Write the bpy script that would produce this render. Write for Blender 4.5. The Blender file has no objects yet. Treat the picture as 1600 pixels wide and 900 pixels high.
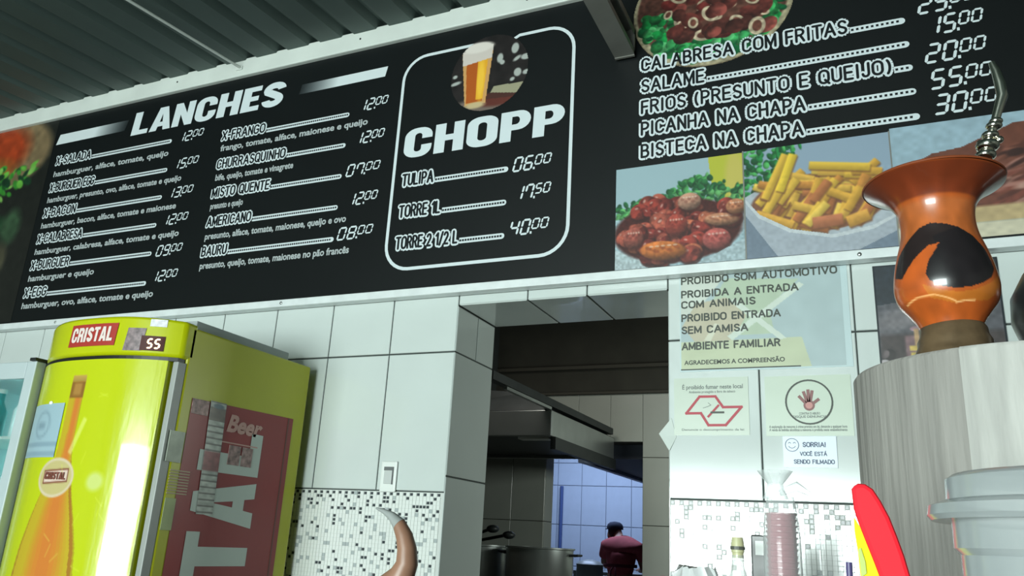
import bpy, math, random
import numpy as np
from mathutils import Vector, Matrix
random.seed(7)
PI = math.pi
SC = bpy.context.scene
COL = SC.collection
H = 1.2            # eye height of the photographer

# ------------------------------------------------------------------ camera
cam_d = bpy.data.cameras.new('camera'); cam = bpy.data.objects.new('camera', cam_d); COL.objects.link(cam)
RX = (0.91327626, 0.40388711, 0.05293088)      # camera right in world axes
DN = (-0.07495164, 0.29434404, -0.95275592)    # camera down
FW = (-0.40038573, 0.86616210, 0.29908942)     # camera forward
FOC = 1271.38
cam.matrix_world = Matrix(((RX[0], -DN[0], -FW[0], 0), (RX[1], -DN[1], -FW[1], 0), (RX[2], -DN[2], -FW[2], H), (0, 0, 0, 1)))
cam_d.sensor_width = 36; cam_d.lens = FOC / 1600 * 36; cam_d.clip_start = .02
SC.camera = cam

def W(px, py, Y):
    """world point seen at a photo pixel, at distance Y in front of the camera"""
    a, b = px - 800, py - 450
    v = [RX[i] * a + DN[i] * b + FW[i] * FOC for i in range(3)]
    k = Y / v[1]
    return Vector((v[0] * k, Y, v[2] * k + H))

# ------------------------------------------------------------------ light
world = bpy.data.worlds.new('world'); SC.world = world; world.use_nodes = True
wn = world.node_tree.nodes; wn['Background'].inputs[0].default_value = (.62, .72, .78, 1); wn['Background'].inputs[1].default_value = .5

def area(name, loc, rot, sx, sy, power, col):
    l = bpy.data.lights.new(name, 'AREA'); l.shape = 'RECTANGLE'; l.size = sx; l.size_y = sy; l.energy = power; l.color = col
    o = bpy.data.objects.new(name, l); COL.objects.link(o); o.location = loc; o.rotation_euler = rot
    return o
area('street_daylight', (-2.05, -6.15, 1.12), (PI / 2, 0, 0), 3.9, 2.05, 640, (.87, 1.0, .97))
area('kitchen_fill', (-2.4, 5.2, 3.25), (0, 0, 0), .8, .8, 15, (1, .97, .88))  # added overhead fill light for the kitchen, no fitting modelled
area('kitchen_side_fill', (.7, 5.4, 2.0), (0, PI / 2, 0), .5, 1.2, 32, (.9, 1, .92))  # added unseen fill from the right, lifts back wall, hood and jamb
area('back_room_lamp', (-3.6, 10.3, 3.2), (0, 0, 0), 1.6, .5, 62, (.52, .68, 1))
SC.view_settings.view_transform = 'Standard'; SC.view_settings.look = 'None'
SC.view_settings.exposure = 0.48; SC.view_settings.gamma = 1; SC.view_settings.use_curve_mapping = False

# ------------------------------------------------------------------ materials
def s2l(c):
    return tuple(((x / 12.92) if x <= .04045 else ((x + .055) / 1.055) ** 2.4) for x in [v / 255 for v in c[:3]])
MATS = {}
def mat(name, rgb, rough=.5, metal=0, var=.0, scale=8, bump=0, bscale=60, spec=.5, stretch=(1, 1, 1), coat=0, trans=0, alpha=1, emit=0):
    if name in MATS: return MATS[name]
    m = bpy.data.materials.new(name); m.use_nodes = True; nt = m.node_tree; N = nt.nodes; b = N['Principled BSDF']
    c = s2l(rgb)
    b.inputs['Roughness'].default_value = rough; b.inputs['Metallic'].default_value = metal
    b.inputs['Specular IOR Level'].default_value = spec; b.inputs['Coat Weight'].default_value = coat
    b.inputs['Transmission Weight'].default_value = trans; b.inputs['Alpha'].default_value = alpha
    b.inputs['Base Color'].default_value = (*c, 1)
    tc = N.new('ShaderNodeTexCoord'); mp = N.new('ShaderNodeMapping'); mp.inputs['Scale'].default_value = stretch
    nt.links.new(tc.outputs['Object'], mp.inputs['Vector'])
    nz = N.new('ShaderNodeTexNoise'); nz.inputs['Scale'].default_value = scale; nz.inputs['Detail'].default_value = 5
    nt.links.new(mp.outputs[0], nz.inputs['Vector'])
    r = N.new('ShaderNodeValToRGB'); v = max(var, .02)
    r.color_ramp.elements[0].position = .3; r.color_ramp.elements[1].position = .7
    r.color_ramp.elements[0].color = (*[x * (1 - v) for x in c], 1); r.color_ramp.elements[1].color = (*[min(1, x * (1 + v)) for x in c], 1)
    nt.links.new(nz.outputs[0], r.inputs[0]); nt.links.new(r.outputs[0], b.inputs['Base Color'])
    if emit:
        b.inputs['Emission Color'].default_value = (*c, 1); b.inputs['Emission Strength'].default_value = emit
    if bump:
        n2 = N.new('ShaderNodeTexNoise'); n2.inputs['Scale'].default_value = bscale; nt.links.new(mp.outputs[0], n2.inputs['Vector'])
        bp = N.new('ShaderNodeBump'); bp.inputs['Strength'].default_value = bump; bp.inputs['Distance'].default_value = .01
        nt.links.new(n2.outputs[0], bp.inputs['Height']); nt.links.new(bp.outputs[0], b.inputs['Normal'])
    MATS[name] = m; return m
def print_mat(name, rough=.35, coat=0, spec=.5, bump=0):
    if name in MATS: return MATS[name]
    m = bpy.data.materials.new(name); m.use_nodes = True; nt = m.node_tree; b = nt.nodes['Principled BSDF']
    a = nt.nodes.new('ShaderNodeVertexColor'); a.layer_name = 'ink'
    nt.links.new(a.outputs[0], b.inputs['Base Color']); b.inputs['Roughness'].default_value = rough; b.inputs['Coat Weight'].default_value = coat
    b.inputs['Specular IOR Level'].default_value = spec
    if bump:
        n2 = nt.nodes.new('ShaderNodeTexNoise'); n2.inputs['Scale'].default_value = 9
        bp = nt.nodes.new('ShaderNodeBump'); bp.inputs['Strength'].default_value = bump; bp.inputs['Distance'].default_value = .01
        nt.links.new(n2.outputs[0], bp.inputs['Height']); nt.links.new(bp.outputs[0], b.inputs['Normal'])
    MATS[name] = m; return m

M_TILE = mat('white_ceramic', (200, 208, 205), .13, var=.03, scale=3, bump=.03, bscale=5, spec=.75, coat=.6)
M_TILEK = mat('kitchen_ceramic', (168, 172, 164), .3, var=.05, scale=3)
M_GROUT = mat('dark_grout', (62, 68, 66), .9, var=.1)
M_PLASTER = mat('brown_plaster', (62, 61, 54), .9, var=.15, scale=4)
M_BOARD = mat('black_vinyl', (14, 18, 19), .4, spec=.3, var=.12, scale=1.5, bump=.03, bscale=5)
M_INK = mat('white_vinyl', (205, 215, 218), .45)
M_INKG = mat('grey_vinyl', (168, 175, 176), .5)
M_DARK = mat('dark_vinyl', (16, 22, 25), .45, spec=.3)
M_ALU = mat('painted_white_metal', (208, 214, 208), .35, var=.05, scale=6)
M_ALUG = mat('brushed_aluminium', (222, 228, 228), .3, .1, var=.06, scale=20)
M_ROOF = mat('galvanised_roof', (72, 86, 82), .55, .15, var=.16, scale=2.5, stretch=(1, .2, 1))
M_STEEL = mat('stainless_steel', (175, 180, 178), .28, .85, var=.08, scale=6)
M_STEELD = mat('dark_steel', (38, 42, 42), .5, .3, var=.2)  # plain dark tone for hood, hob and small fittings
M_GSTEEL = mat('grey_painted_steel', (128, 128, 122), .45, .3, var=.08)
M_FLOOR = mat('grey_floor_tile', (120, 120, 114), .5, var=.1)
M_WALLP = mat('cream_paint', (112, 114, 108), .9, var=.08, scale=2)
M_CEILK = mat('dark_ceiling', (40, 44, 44), .9, var=.1)
M_YEL = mat('yellow_enamel', (180, 188, 4), .2, var=.03, coat=.3)
M_YELS = mat('yellow_side_enamel', (176, 178, 12), .38, var=.05, scale=3)
M_RED = mat('red_sticker', (140, 34, 34), .4, var=.08, scale=4)
M_GASK = mat('grey_gasket', (150, 154, 150), .45, var=.05)
M_BLACK = mat('black_plastic', (16, 17, 18), .4)
M_WOODG = mat('grey_wood_grain', (140, 137, 132), .7, var=.2, scale=7, stretch=(9, 9, .55), bump=.25, bscale=14)
M_WOODL = mat('light_grey_wood_grain', (172, 171, 166), .7, var=.16, scale=9, stretch=(8, 8, .8), bump=.25, bscale=16)
M_SILVER = mat('silver', (225, 222, 210), .14, 1, var=.1, scale=40)
M_COUNTER = mat('grey_granite', (96, 96, 94), .35, var=.3, scale=60)

# ------------------------------------------------------------------ object helpers
def tag(o, label=None, cat=None, group=None, kind=None):
    if label: o['label'] = label
    if cat: o['category'] = cat
    if group: o['group'] = group
    if kind: o['kind'] = kind
    return o
def thing(name, label, cat, loc=(0, 0, 0), group=None):
    o = bpy.data.objects.new(name, None); COL.objects.link(o); o.location = loc; o.empty_display_size = .05
    return tag(o, label, cat, group)
def put(o, parent):
    if parent is not None:
        o.parent = parent
        o.matrix_parent_inverse = Matrix.Translation(parent.location).inverted() if parent.parent is None else (Matrix.Translation(parent.location) @ Matrix.Identity(4)).inverted() if False else parent_inv(parent)
    return o
def parent_inv(p):
    m = Matrix.Identity(4); chain = []
    while p is not None:
        chain.append(p); p = p.parent
    for q in reversed(chain):
        m = m @ q.matrix_parent_inverse @ Matrix.LocRotScale(q.location, q.rotation_euler, q.scale)
    return m.inverted()

class MB:
    """collects geometry in world coordinates, builds ONE mesh object"""
    def __init__(s): s.v = []; s.f = []; s.m = []
    def add(s, vs, fs, mi=0):
        n = len(s.v); s.v += [tuple(p) for p in vs]; s.f += [tuple(i + n for i in f) for f in fs]; s.m += [mi] * len(fs); return s
    def box(s, x0, y0, z0, x1, y1, z1, mi=0):
        return s.add([(x0, y0, z0), (x1, y0, z0), (x1, y1, z0), (x0, y1, z0), (x0, y0, z1), (x1, y0, z1), (x1, y1, z1), (x0, y1, z1)],
                     [(0, 3, 2, 1), (4, 5, 6, 7), (0, 1, 5, 4), (1, 2, 6, 5), (2, 3, 7, 6), (3, 0, 4, 7)], mi)
    def slab(s, pts, off, mi=0):
        """prism: polygon pts (3-D, counter-clockwise seen from the front) extruded by vector off"""
        n = len(pts); a = [Vector(p) for p in pts]; b = [p + Vector(off) for p in a]
        s.add(a + b, [tuple(range(n)), tuple(range(2 * n - 1, n - 1, -1))] + [(i, i + n, (i + 1) % n + n, (i + 1) % n) for i in range(n)], mi); return s
    def lathe(s, c, prof, n=40, mi=0, cap=True, axis=None):
        """prof: (radius, height) pairs from bottom to top, around c"""
        c = Vector(c); vs = []; R = axis.to_track_quat('Z', 'Y').to_matrix() if axis is not None else Matrix.Identity(3)
        for r, h in prof:
            for k in range(n):
                a = 2 * PI * k / n; vs.append(c + R @ Vector((r * math.cos(a), r * math.sin(a), h)))
        fs = []
        for j in range(len(prof) - 1):
            for k in range(n):
                fs.append((j * n + k, j * n + (k + 1) % n, (j + 1) * n + (k + 1) % n, (j + 1) * n + k))
        if cap: fs.append(tuple(range(n - 1, -1, -1))); fs.append(tuple(range((len(prof) - 1) * n, len(prof) * n)))
        return s.add(vs, fs, mi)
    def tube(s, pts, rad, n=12, mi=0, flat=None):
        pts = [Vector(p) for p in pts]; rad = rad if hasattr(rad, '__len__') else [rad] * len(pts)
        vs = []; up = Vector((0, 0, 1)); prev = None
        for i, p in enumerate(pts):
            d = (pts[min(i + 1, len(pts) - 1)] - pts[max(i - 1, 0)]).normalized()
            if prev is None:
                a = d.cross(up); a = d.cross(Vector((1, 0, 0))) if a.length < .1 else a
            else: a = prev - d * prev.dot(d)
            a.normalize(); b = d.cross(a); prev = a
            for k in range(n):
                t = 2 * PI * k / n; vs.append(p + (a * math.cos(t) + b * math.sin(t)) * rad[i])
        fs = [(i * n + k, i * n + (k + 1) % n, (i + 1) * n + (k + 1) % n, (i + 1) * n + k) for i in range(len(pts) - 1) for k in range(n)]
        fs.append(tuple(range(n - 1, -1, -1))); fs.append(tuple(range((len(pts) - 1) * n, len(pts) * n)))
        return s.add(vs, fs, mi)
    def ball(s, c, r, n=14, mi=0, sc=(1, 1, 1)):
        prof = []; c = Vector(c)
        vs = []; fs = []
        for j in range(n + 1):
            t = PI * j / n - PI / 2
            for k in range(n * 2):
                a = PI * k / n; vs.append(c + Vector((sc[0] * r * math.cos(t) * math.cos(a), sc[1] * r * math.cos(t) * math.sin(a), sc[2] * r * math.sin(t))))
        m = 2 * n
        for j in range(n):
            for k in range(m): fs.append((j * m + k, j * m + (k + 1) % m, (j + 1) * m + (k + 1) % m, (j + 1) * m + k))
        return s.add(vs, fs, mi)
    def build(s, name, mats, parent=None, smooth=False, bevel=0, fix=True):
        me = bpy.data.meshes.new(name); me.from_pydata(s.v, [], s.f)
        for m in (mats if isinstance(mats, (list, tuple)) else [mats]): me.materials.append(m)
        me.polygons.foreach_set('material_index', s.m)
        if fix:
            import bmesh
            bm = bmesh.new(); bm.from_mesh(me); bmesh.ops.recalc_face_normals(bm, faces=bm.faces); bm.to_mesh(me); bm.free()
        if smooth:
            me.polygons.foreach_set('use_smooth', [True] * len(me.polygons))
            try: me.set_sharp_from_angle(angle=math.radians(38))
            except Exception: pass
        me.update()
        o = bpy.data.objects.new(name, me); COL.objects.link(o); put(o, parent)
        if bevel:
            b = o.modifiers.new('bevel', 'BEVEL'); b.width = bevel; b.segments = 2; b.limit_method = 'ANGLE'; b.angle_limit = .6
        return o

# ------------------------------------------------------------------ painter for flat prints
class Cv:
    def __init__(s, w, h, bg):
        s.w, s.h = w, h; s.a = np.zeros((h, w, 3)); s.a[:] = np.array(bg, float); s.yy, s.xx = np.mgrid[0:h, 0:w].astype(float); s.mask = np.ones((h, w), bool)
    def put(s, m, col, k=1.0):
        m = np.clip(m, 0, 1)[..., None] * k; s.a = s.a * (1 - m) + np.array(col, float)[..., :3] * m
    def ell(s, cx, cy, rx, ry, col, ang=0, soft=1.0, sh=.0, k=1.0):
        c, n = math.cos(ang), math.sin(ang); X = (s.xx - cx) * c + (s.yy - cy) * n; Y = -(s.xx - cx) * n + (s.yy - cy) * c
        d = np.sqrt((X / rx) ** 2 + (Y / ry) ** 2); m = np.clip((1 - d) * min(rx, ry) / soft + .5, 0, 1)
        cc = np.array(col, float)[None, None, :] * (1 + sh * (-(Y / ry) * .6 - (X / rx) * .3 + .2 - d * .5))[..., None] if sh else np.array(col, float)
        s.put(m, cc, k)
    def rect(s, x0, y0, x1, y1, col, ang=0, sh=0, soft=1.0, k=1.0):
        cx, cy = (x0 + x1) / 2, (y0 + y1) / 2; hx, hy = abs(x1 - x0) / 2, abs(y1 - y0) / 2
        c, n = math.cos(ang), math.sin(ang); X = (s.xx - cx) * c + (s.yy - cy) * n; Y = -(s.xx - cx) * n + (s.yy - cy) * c
        m = np.clip((hx - abs(X)) / soft + .5, 0, 1) * np.clip((hy - abs(Y)) / soft + .5, 0, 1)
        cc = np.array(col, float)[None, None, :] * (1 - sh * (Y / max(hy, .1)))[..., None] if sh else np.array(col, float)
        s.put(m, cc, k)
    def poly(s, pts, col, k=1.0):
        m = np.zeros((s.h, s.w), bool); n = len(pts); j = n - 1
        for i in range(n):
            xi, yi = pts[i]; xj, yj = pts[j]
            if yi != yj:
                m ^= ((yi > s.yy) != (yj > s.yy)) & (s.xx < (xj - xi) * (s.yy - yi) / (yj - yi) + xi)
            j = i
        s.put(m.astype(float), col, k)
    def noise(s, amp, cell=6, seed=1, where=None):
        r = np.random.RandomState(seed); g = r.rand(s.h // cell + 3, s.w // cell + 3)
        y = s.yy / cell; x = s.xx / cell; y0 = y.astype(int); x0 = x.astype(int); fy = y - y0; fx = x - x0
        n = (g[y0, x0] * (1 - fx) + g[y0, x0 + 1] * fx) * (1 - fy) + (g[y0 + 1, x0] * (1 - fx) + g[y0 + 1, x0 + 1] * fx) * fy
        n = amp * (n - .5)
        if where is not None: n = n * np.clip(where, 0, 1)
        s.a *= (1 + n)[..., None]
    def blobs(s, x0, y0, x1, y1, n, r, cols, seed=3, sh=.5, asp=.7, region=None):
        rr = random.Random(seed)
        for i in range(n):
            x, y = rr.uniform(x0, x1), rr.uniform(y0, y1)
            if region and not region(x, y): continue
            q = r * rr.uniform(.6, 1.2); s.ell(x, y, q, q * rr.uniform(asp, 1), rr.choice(cols), rr.uniform(0, 3), sh=sh)
def print_obj(name, cv, fn, m, parent, mask=False):
    """grid mesh carrying the painted colours; fn(u,v) -> world point, u,v in 0..1 (v downwards)"""
    h, w = cv.h, cv.w; vs = [fn(i / (w - 1), j / (h - 1)) for j in range(h) for i in range(w)]
    fs = []
    for j in range(h - 1):
        for i in range(w - 1):
            if mask and not (cv.mask[j, i] and cv.mask[j + 1, i + 1]): continue
            a = j * w + i; fs.append((a, a + w, a + w + 1, a + 1))
    me = bpy.data.meshes.new(name); me.from_pydata([tuple(v) for v in vs], [], fs); me.materials.append(m)
    at = me.color_attributes.new('ink', 'FLOAT_COLOR', 'POINT')
    c = np.clip(cv.a, 0, 255) / 255; c = np.where(c <= .04045, c / 12.92, ((c + .055) / 1.055) ** 2.4)
    at.data.foreach_set('color', np.concatenate([c, np.ones((h, w, 1))], 2).astype(np.float32).ravel())
    me.polygons.foreach_set('use_smooth', [True] * len(me.polygons))
    o = bpy.data.objects.new(name, me); COL.objects.link(o); put(o, parent); return o

# ------------------------------------------------------------------ lettering
def flat_mesh_from_curve(cu):
    o = bpy.data.objects.new('tmp', cu); COL.objects.link(o)
    dg = bpy.context.evaluated_depsgraph_get(); dg.update()
    me = bpy.data.meshes.new_from_object(o.evaluated_get(dg)); bpy.data.objects.remove(o)
    v = [tuple(p.co) for p in me.vertices]; f = [tuple(p.vertices) for p in me.polygons]; bpy.data.meshes.remove(me); return v, f
def text_geo(s, off=0.0, space=1.0):
    cu = bpy.data.curves.new('t', 'FONT'); cu.body = s; cu.offset = off; cu.resolution_u = 3; cu.space_character = space
    return flat_mesh_from_curve(cu)
CAP = max(p[1] for p in text_geo('H')[0])
def text_line(mb, s, x0, x1, zb, h, Y, mi=0, off=0.0, like=None, space=1.0, P=None, slant=0):
    """text from x0 to x1 on baseline zb, cap height h, on the plane Y"""
    ref, _ = text_geo(like or s, 0, space); lo = min(p[0] for p in ref); hi = max(p[0] for p in ref)
    v, f = text_geo(s, off, space); kx = (x1 - x0) / (hi - lo); kz = h / CAP
    P = P or (lambda x, z: (x, Y, z))
    mb.add([P(x0 + (p[0] - lo) * kx + slant * p[1] * kz, zb + p[1] * kz) for p in v], f, mi)
def outlined(mb, s, x0, x1, zb, h, Y, off=.07, space=1.08):
    sline(mb, s, x0 + h * .1, x1 - h * .1, zb, h, h * off, Y, 0, .25)
    sline(mb, s, x0 + h * .1, x1 - h * .1, zb, h, h * off * .36, Y - .0016, 1, .25)

SF = {}
def arc_(cx, cy, rx, ry, a0, a1, n=7):
    return [(cx + rx * math.cos(math.radians(a0 + (a1 - a0) * i / n)), cy + ry * math.sin(math.radians(a0 + (a1 - a0) * i / n))) for i in range(n + 1)]
SF.update({
 'A': (.62, [[(0, 0), (.31, 1), (.62, 0)], [(.11, .33), (.51, .33)]]), 'B': (.5, [[(0, 0), (0, 1), (.25, 1)] + arc_(.25, .76, .2, .24, 90, -90) + [(0, .52)], [(.25, .52)] + arc_(.27, .26, .23, .26, 90, -90) + [(0, 0)]]),
 'C': (.54, [arc_(.27, .72, .27, .28, 20, 180) + arc_(.27, .28, .27, .28, 180, 340)]), 'D': (.52, [[(0, 0), (0, 1), (.2, 1)] + arc_(.2, .68, .32, .32, 90, 0) + arc_(.2, .32, .32, .32, 0, -90) + [(0, 0)]]),
 'E': (.44, [[(.44, 0), (0, 0), (0, 1), (.44, 1)], [(0, .52), (.4, .52)]]), 'F': (.42, [[(0, 0), (0, 1), (.42, 1)], [(0, .52), (.37, .52)]]),
 'G': (.54, [arc_(.27, .72, .27, .28, 20, 180) + arc_(.27, .28, .27, .28, 180, 360) + [(.54, .48), (.32, .48)]]), 'H': (.5, [[(0, 0), (0, 1)], [(.5, 0), (.5, 1)], [(0, .52), (.5, .52)]]),
 'I': (.12, [[(.06, 0), (.06, 1)]]), 'J': (.36, [[(.36, 1), (.36, .2)] + arc_(.18, .2, .18, .2, 0, -180)]), 'K': (.5, [[(0, 0), (0, 1)], [(.48, 1), (0, .4)], [(.17, .6), (.5, 0)]]),
 'L': (.42, [[(0, 1), (0, 0), (.42, 0)]]), 'M': (.64, [[(0, 0), (0, 1), (.32, .15), (.64, 1), (.64, 0)]]), 'N': (.5, [[(0, 0), (0, 1), (.5, 0), (.5, 1)]]),
 'O': (.56, [arc_(.28, .7, .28, .3, 0, 180) + arc_(.28, .3, .28, .3, 180, 360) + [(.56, .7)]]), 'P': (.48, [[(0, 0), (0, 1), (.22, 1)] + arc_(.22, .73, .26, .27, 90, -90) + [(0, .46)]]),
 'Q': (.56, [arc_(.28, .7, .28, .3, 0, 180) + arc_(.28, .3, .28, .3, 180, 360) + [(.56, .7)], [(.34, .25), (.58, -.06)]]),
 'R': (.5, [[(0, 0), (0, 1), (.22, 1)] + arc_(.22, .75, .26, .25, 90, -90) + [(0, .5)], [(.26, .5), (.5, 0)]]),
 'S': (.48, [arc_(.25, .76, .22, .24, 20, 200) + [(.12, .57), (.36, .44)] + arc_(.25, .25, .23, .25, 30, -165)]), 'T': (.54, [[(0, 1), (.54, 1)], [(.27, 1), (.27, 0)]]),
 'U': (.5, [[(0, 1), (0, .27)] + arc_(.25, .27, .25, .27, 180, 360) + [(.5, 1)]]), 'V': (.56, [[(0, 1), (.28, 0), (.56, 1)]]), 'X': (.54, [[(0, 0), (.54, 1)], [(0, 1), (.54, 0)]]),
 '1': (.24, [[(0, .78), (.22, 1), (.22, 0)]]), '2': (.46, [arc_(.23, .75, .22, .25, 170, -30) + [(0, 0), (.46, 0)]]), '/': (.36, [[(0, -.05), (.36, 1.05)]]), '-': (.26, [[(0, .46), (.26, .46)]]),
 '(': (.18, [arc_(.3, .45, .3, .62, 125, 235)]), ')': (.18, [arc_(-.12, .45, .3, .62, 55, -55)]), '!': (.04, [[(.02, 1), (.02, .3)], [(.02, .06), (.02, .0)]]), ' ': (.26, []),
 'Ê': (.44, [[(.44, 0), (0, 0), (0, 1), (.44, 1)], [(0, .52), (.4, .52)], [(.1, 1.14), (.22, 1.24), (.34, 1.14)]]), 'Á': (.62, [[(0, 0), (.31, 1), (.62, 0)], [(.11, .33), (.51, .33)], [(.3, 1.12), (.42, 1.26)]]),
 'Ã': (.62, [[(0, 0), (.31, 1), (.62, 0)], [(.11, .33), (.51, .33)], [(.14, 1.14), (.26, 1.2), (.38, 1.14), (.5, 1.2)]]), 'Ç': (.54, [])})
def sline(mb, s, x0, x1, zb, h, w, Y, mi=0, gap=.2):
    k_ = [0]
    def lay():
        k_[0] += 1; return Y - (k_[0] % 36) * .00003
    '''capital letters drawn with round-ended strokes of width w'''
    tot = sum(SF[c][0] + gap for c in s) - gap; kx = (x1 - x0) / tot; x = 0; k8 = 8
    for c in s:
        gw, paths = SF[c]
        for p in paths:
            q = [(x0 + (x + a) * kx, zb + b * h) for a, b in p]
            vs, fs = [], []
            for a, b in zip(q[:-1], q[1:]):
                dx, dz = b[0] - a[0], b[1] - a[1]; l = math.hypot(dx, dz) or 1; nx, nz = -dz / l * w / 2, dx / l * w / 2; i = len(vs)
                yl = lay(); vs += [(a[0] + nx, yl, a[1] + nz), (a[0] - nx, yl, a[1] - nz), (b[0] - nx, yl, b[1] - nz), (b[0] + nx, yl, b[1] + nz)]; fs.append((i, i + 1, i + 2, i + 3))
            for j, a in enumerate(q):
                if len(q) > 4 and j % 3 and j != len(q) - 1 and w > .02: continue
                i = len(vs); yl = lay(); vs += [(a[0] + w / 2 * math.cos(2 * PI * t / k8), yl, a[1] + w / 2 * math.sin(2 * PI * t / k8)) for t in range(k8)]; fs.append(tuple(range(i, i + k8)))
            mb.add(vs, fs, mi)
        x += gw + gap
def arc(cx, cy, rx, ry, a0, a1, n=8):
    return [(cx + rx * math.cos(math.radians(a0 + (a1 - a0) * i / n)), cy + ry * math.sin(math.radians(a0 + (a1 - a0) * i / n))) for i in range(n + 1)]
def rr(x0, y0, x1, y1, rx, ry, n=8):
    return arc(x1 - rx, y0 + ry, rx, ry, -90, 0, n) + arc(x1 - rx, y1 - ry, rx, ry, 0, 90, n) + arc(x0 + rx, y1 - ry, rx, ry, 90, 180, n) + arc(x0 + rx, y0 + ry, rx, ry, 180, 270, n)
def stroke(pts, t):
    L, R = [], []
    for i, p in enumerate(pts):
        a = pts[max(i - 1, 0)]; b = pts[min(i + 1, len(pts) - 1)]; dx, dy = b[0] - a[0], b[1] - a[1]; l = math.hypot(dx, dy) or 1
        L.append((p[0] - dy / l * t / 2, p[1] + dx / l * t / 2)); R.append((p[0] + dy / l * t / 2, p[1] - dx / l * t / 2))
    return [L + R[::-1]]
T = .25
GL = {
 'L': (.62, [[(0, 0), (.6, 0), (.6, .2), (.27, .2), (.27, 1), (0, 1)]]),
 'T': (.66, [[(.2, 0), (.46, 0), (.46, .8), (.66, .8), (.66, 1), (0, 1), (0, .8), (.2, .8)]]),
 'A': (.76, [[(0, 0), (.26, 0), (.29, .17), (.47, .17), (.5, 0), (.76, 0), (.53, 1), (.23, 1)], [(.33, .36), (.43, .36), (.38, .72)]]),
 'N': (.72, [[(0, 0), (.24, 0), (.24, .5), (.46, 0), (.7, 0), (.7, 1), (.46, 1), (.46, .52), (.24, 1), (0, 1)]]),
 'H': (.74, [[(0, 0), (.26, 0), (.26, .4), (.46, .4), (.46, 0), (.72, 0), (.72, 1), (.46, 1), (.46, .6), (.26, .6), (.26, 1), (0, 1)]]),
 'E': (.6, [[(0, 0), (.58, 0), (.58, .2), (.27, .2), (.27, .41), (.52, .41), (.52, .6), (.27, .6), (.27, .8), (.57, .8), (.57, 1), (0, 1)]]),
 'I': (.3, [[(0, 0), (.27, 0), (.27, 1), (0, 1)]]),
 'O': (.74, [rr(0, -.01, .73, 1.01, .3, .26), rr(.26, .2, .47, .8, .1, .1)]),
 'P': (.7, [[(0, 0), (.26, 0), (.26, .36), (.42, .36)] + arc(.42, .68, .27, .32, -90, 90, 10) + [(0, 1)], [(.26, .55), (.36, .55)] + arc(.36, .68, .08, .13, -90, 90, 6) + [(.26, .81)]]),
 'R': (.72, [[(0, 0), (.26, 0), (.26, .38), (.42, .36), (.46, 0), (.72, 0), (.66, .42)] + arc(.42, .72, .28, .28, -40, 90, 8) + [(0, 1)], [(.26, .56), (.36, .56)] + arc(.36, .68, .08, .12, -90, 90, 6) + [(.26, .8)]]),
 'C': (.72, [[(.7, .62), (.7, .72)] + arc(.4, .71, .3, .3, 0, 90, 6) + arc(.3, .71, .3, .3, 90, 180, 6) + arc(.3, .29, .3, .3, 180, 270, 6) + arc(.4, .29, .3, .3, 270, 360, 6) + [(.7, .4), (.44, .4), (.44, .3)] + arc(.35, .27, .09, .09, 0, -180, 6) + [(.26, .7)] + arc(.35, .73, .09, .09, 180, 0, 6) + [(.44, .62)]]),
 'S': (.7, stroke(arc(.36, .7, .22, .18, 0, 90, 5) + arc(.33, .7, .2, .18, 90, 200, 7) + [(.25, .57), (.42, .46)] + arc(.35, .29, .2, .17, 40, -90, 7) + arc(.33, .29, .2, .17, -90, -180, 6), .25)),
}
def glyph_geo(polys):
    cu = bpy.data.curves.new('g', 'CURVE'); cu.dimensions = '2D'; cu.fill_mode = 'FRONT'
    for pl in polys:
        sp = cu.splines.new('POLY'); sp.points.add(len(pl) - 1)
        for i, p in enumerate(pl): sp.points[i].co = (p[0], p[1], 0, 1)
        sp.use_cyclic_u = True
    return flat_mesh_from_curve(cu)
GG = {k: (w, *glyph_geo(p)) for k, (w, p) in GL.items()}
def headline(mb, s, x0, x1, zb, h, Y, mi=0, P=None, gap=.07, slant=.0):
    tot = sum(GG[c][0] + gap for c in s) - gap; kx = (x1 - x0) / tot; x = 0
    P = P or (lambda x, z: (x, Y, z))
    for c in s:
        w, v, f = GG[c]; mb.add([P(x0 + (x + p[0] + slant * p[1]) * kx, zb + p[1] * h) for p in v], f, mi); x += w + gap
SEG = {'0': 'abcdef', '1': 'bc', '2': 'abged', '3': 'abgcd', '4': 'fgbc', '5': 'afgcd', '6': 'afgedc', '7': 'abcf', '8': 'abcdefg', '9': 'abcdfg'}
def digit(mb, ch, x, z, w, h, Y, t, mi=0, sl=.22):
    i_ = t * .12
    segs = {'a': (i_, h, w - i_, h), 'd': (i_, 0, w - i_, 0), 'g': (i_, h / 2, w - i_, h / 2),
            'f': (0, h / 2 + i_, 0, h - i_), 'e': (0, i_, 0, h / 2 - i_), 'b': (w, h / 2 + i_, w, h - i_), 'c': (w, i_, w, h / 2 - i_)}
    for q in SEG[ch]:
        a, b, c, d = segs[q]; u = t / 2
        if b == d: pts = [(a, b), (a + u, b - u), (c - u, d - u), (c, d), (c - u, d + u), (a + u, b + u)]
        else: pts = [(a, b), (a + u, b + u), (a + u, d - u), (a, d), (a - u, d - u), (a - u, b + u)]
        mb.add([(x + p[0] + sl * p[1], Y, z + p[1]) for p in pts], [tuple(range(6))], mi)
def price(mb, s, x0, x1, z, h, Y, mi=0):
    a, b = s.split('.'); tot = x1 - x0; w = tot * .165; g = tot * .085; t = h * .145; x = x0 + t / 2
    for c in a: digit(mb, c, x, z, w, h, Y, t, mi); x += w + g
    mb.box(x - g * .35, Y - .0005, z - t * .3, x + g * .15, Y, z + t * .9, mi)
    h2 = h * .68; w2 = w * .82; x += g * .1
    for c in b: digit(mb, c, x, z + h - h2, w2, h2, Y, t * .75, mi); x += w2 + g * .75

# ================================================================== SETTING
D = 3.0
ws = tag(MB().box(-7, -8, -.12, 6, 14, 0).build('floor', M_FLOOR), kind='structure')
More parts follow.
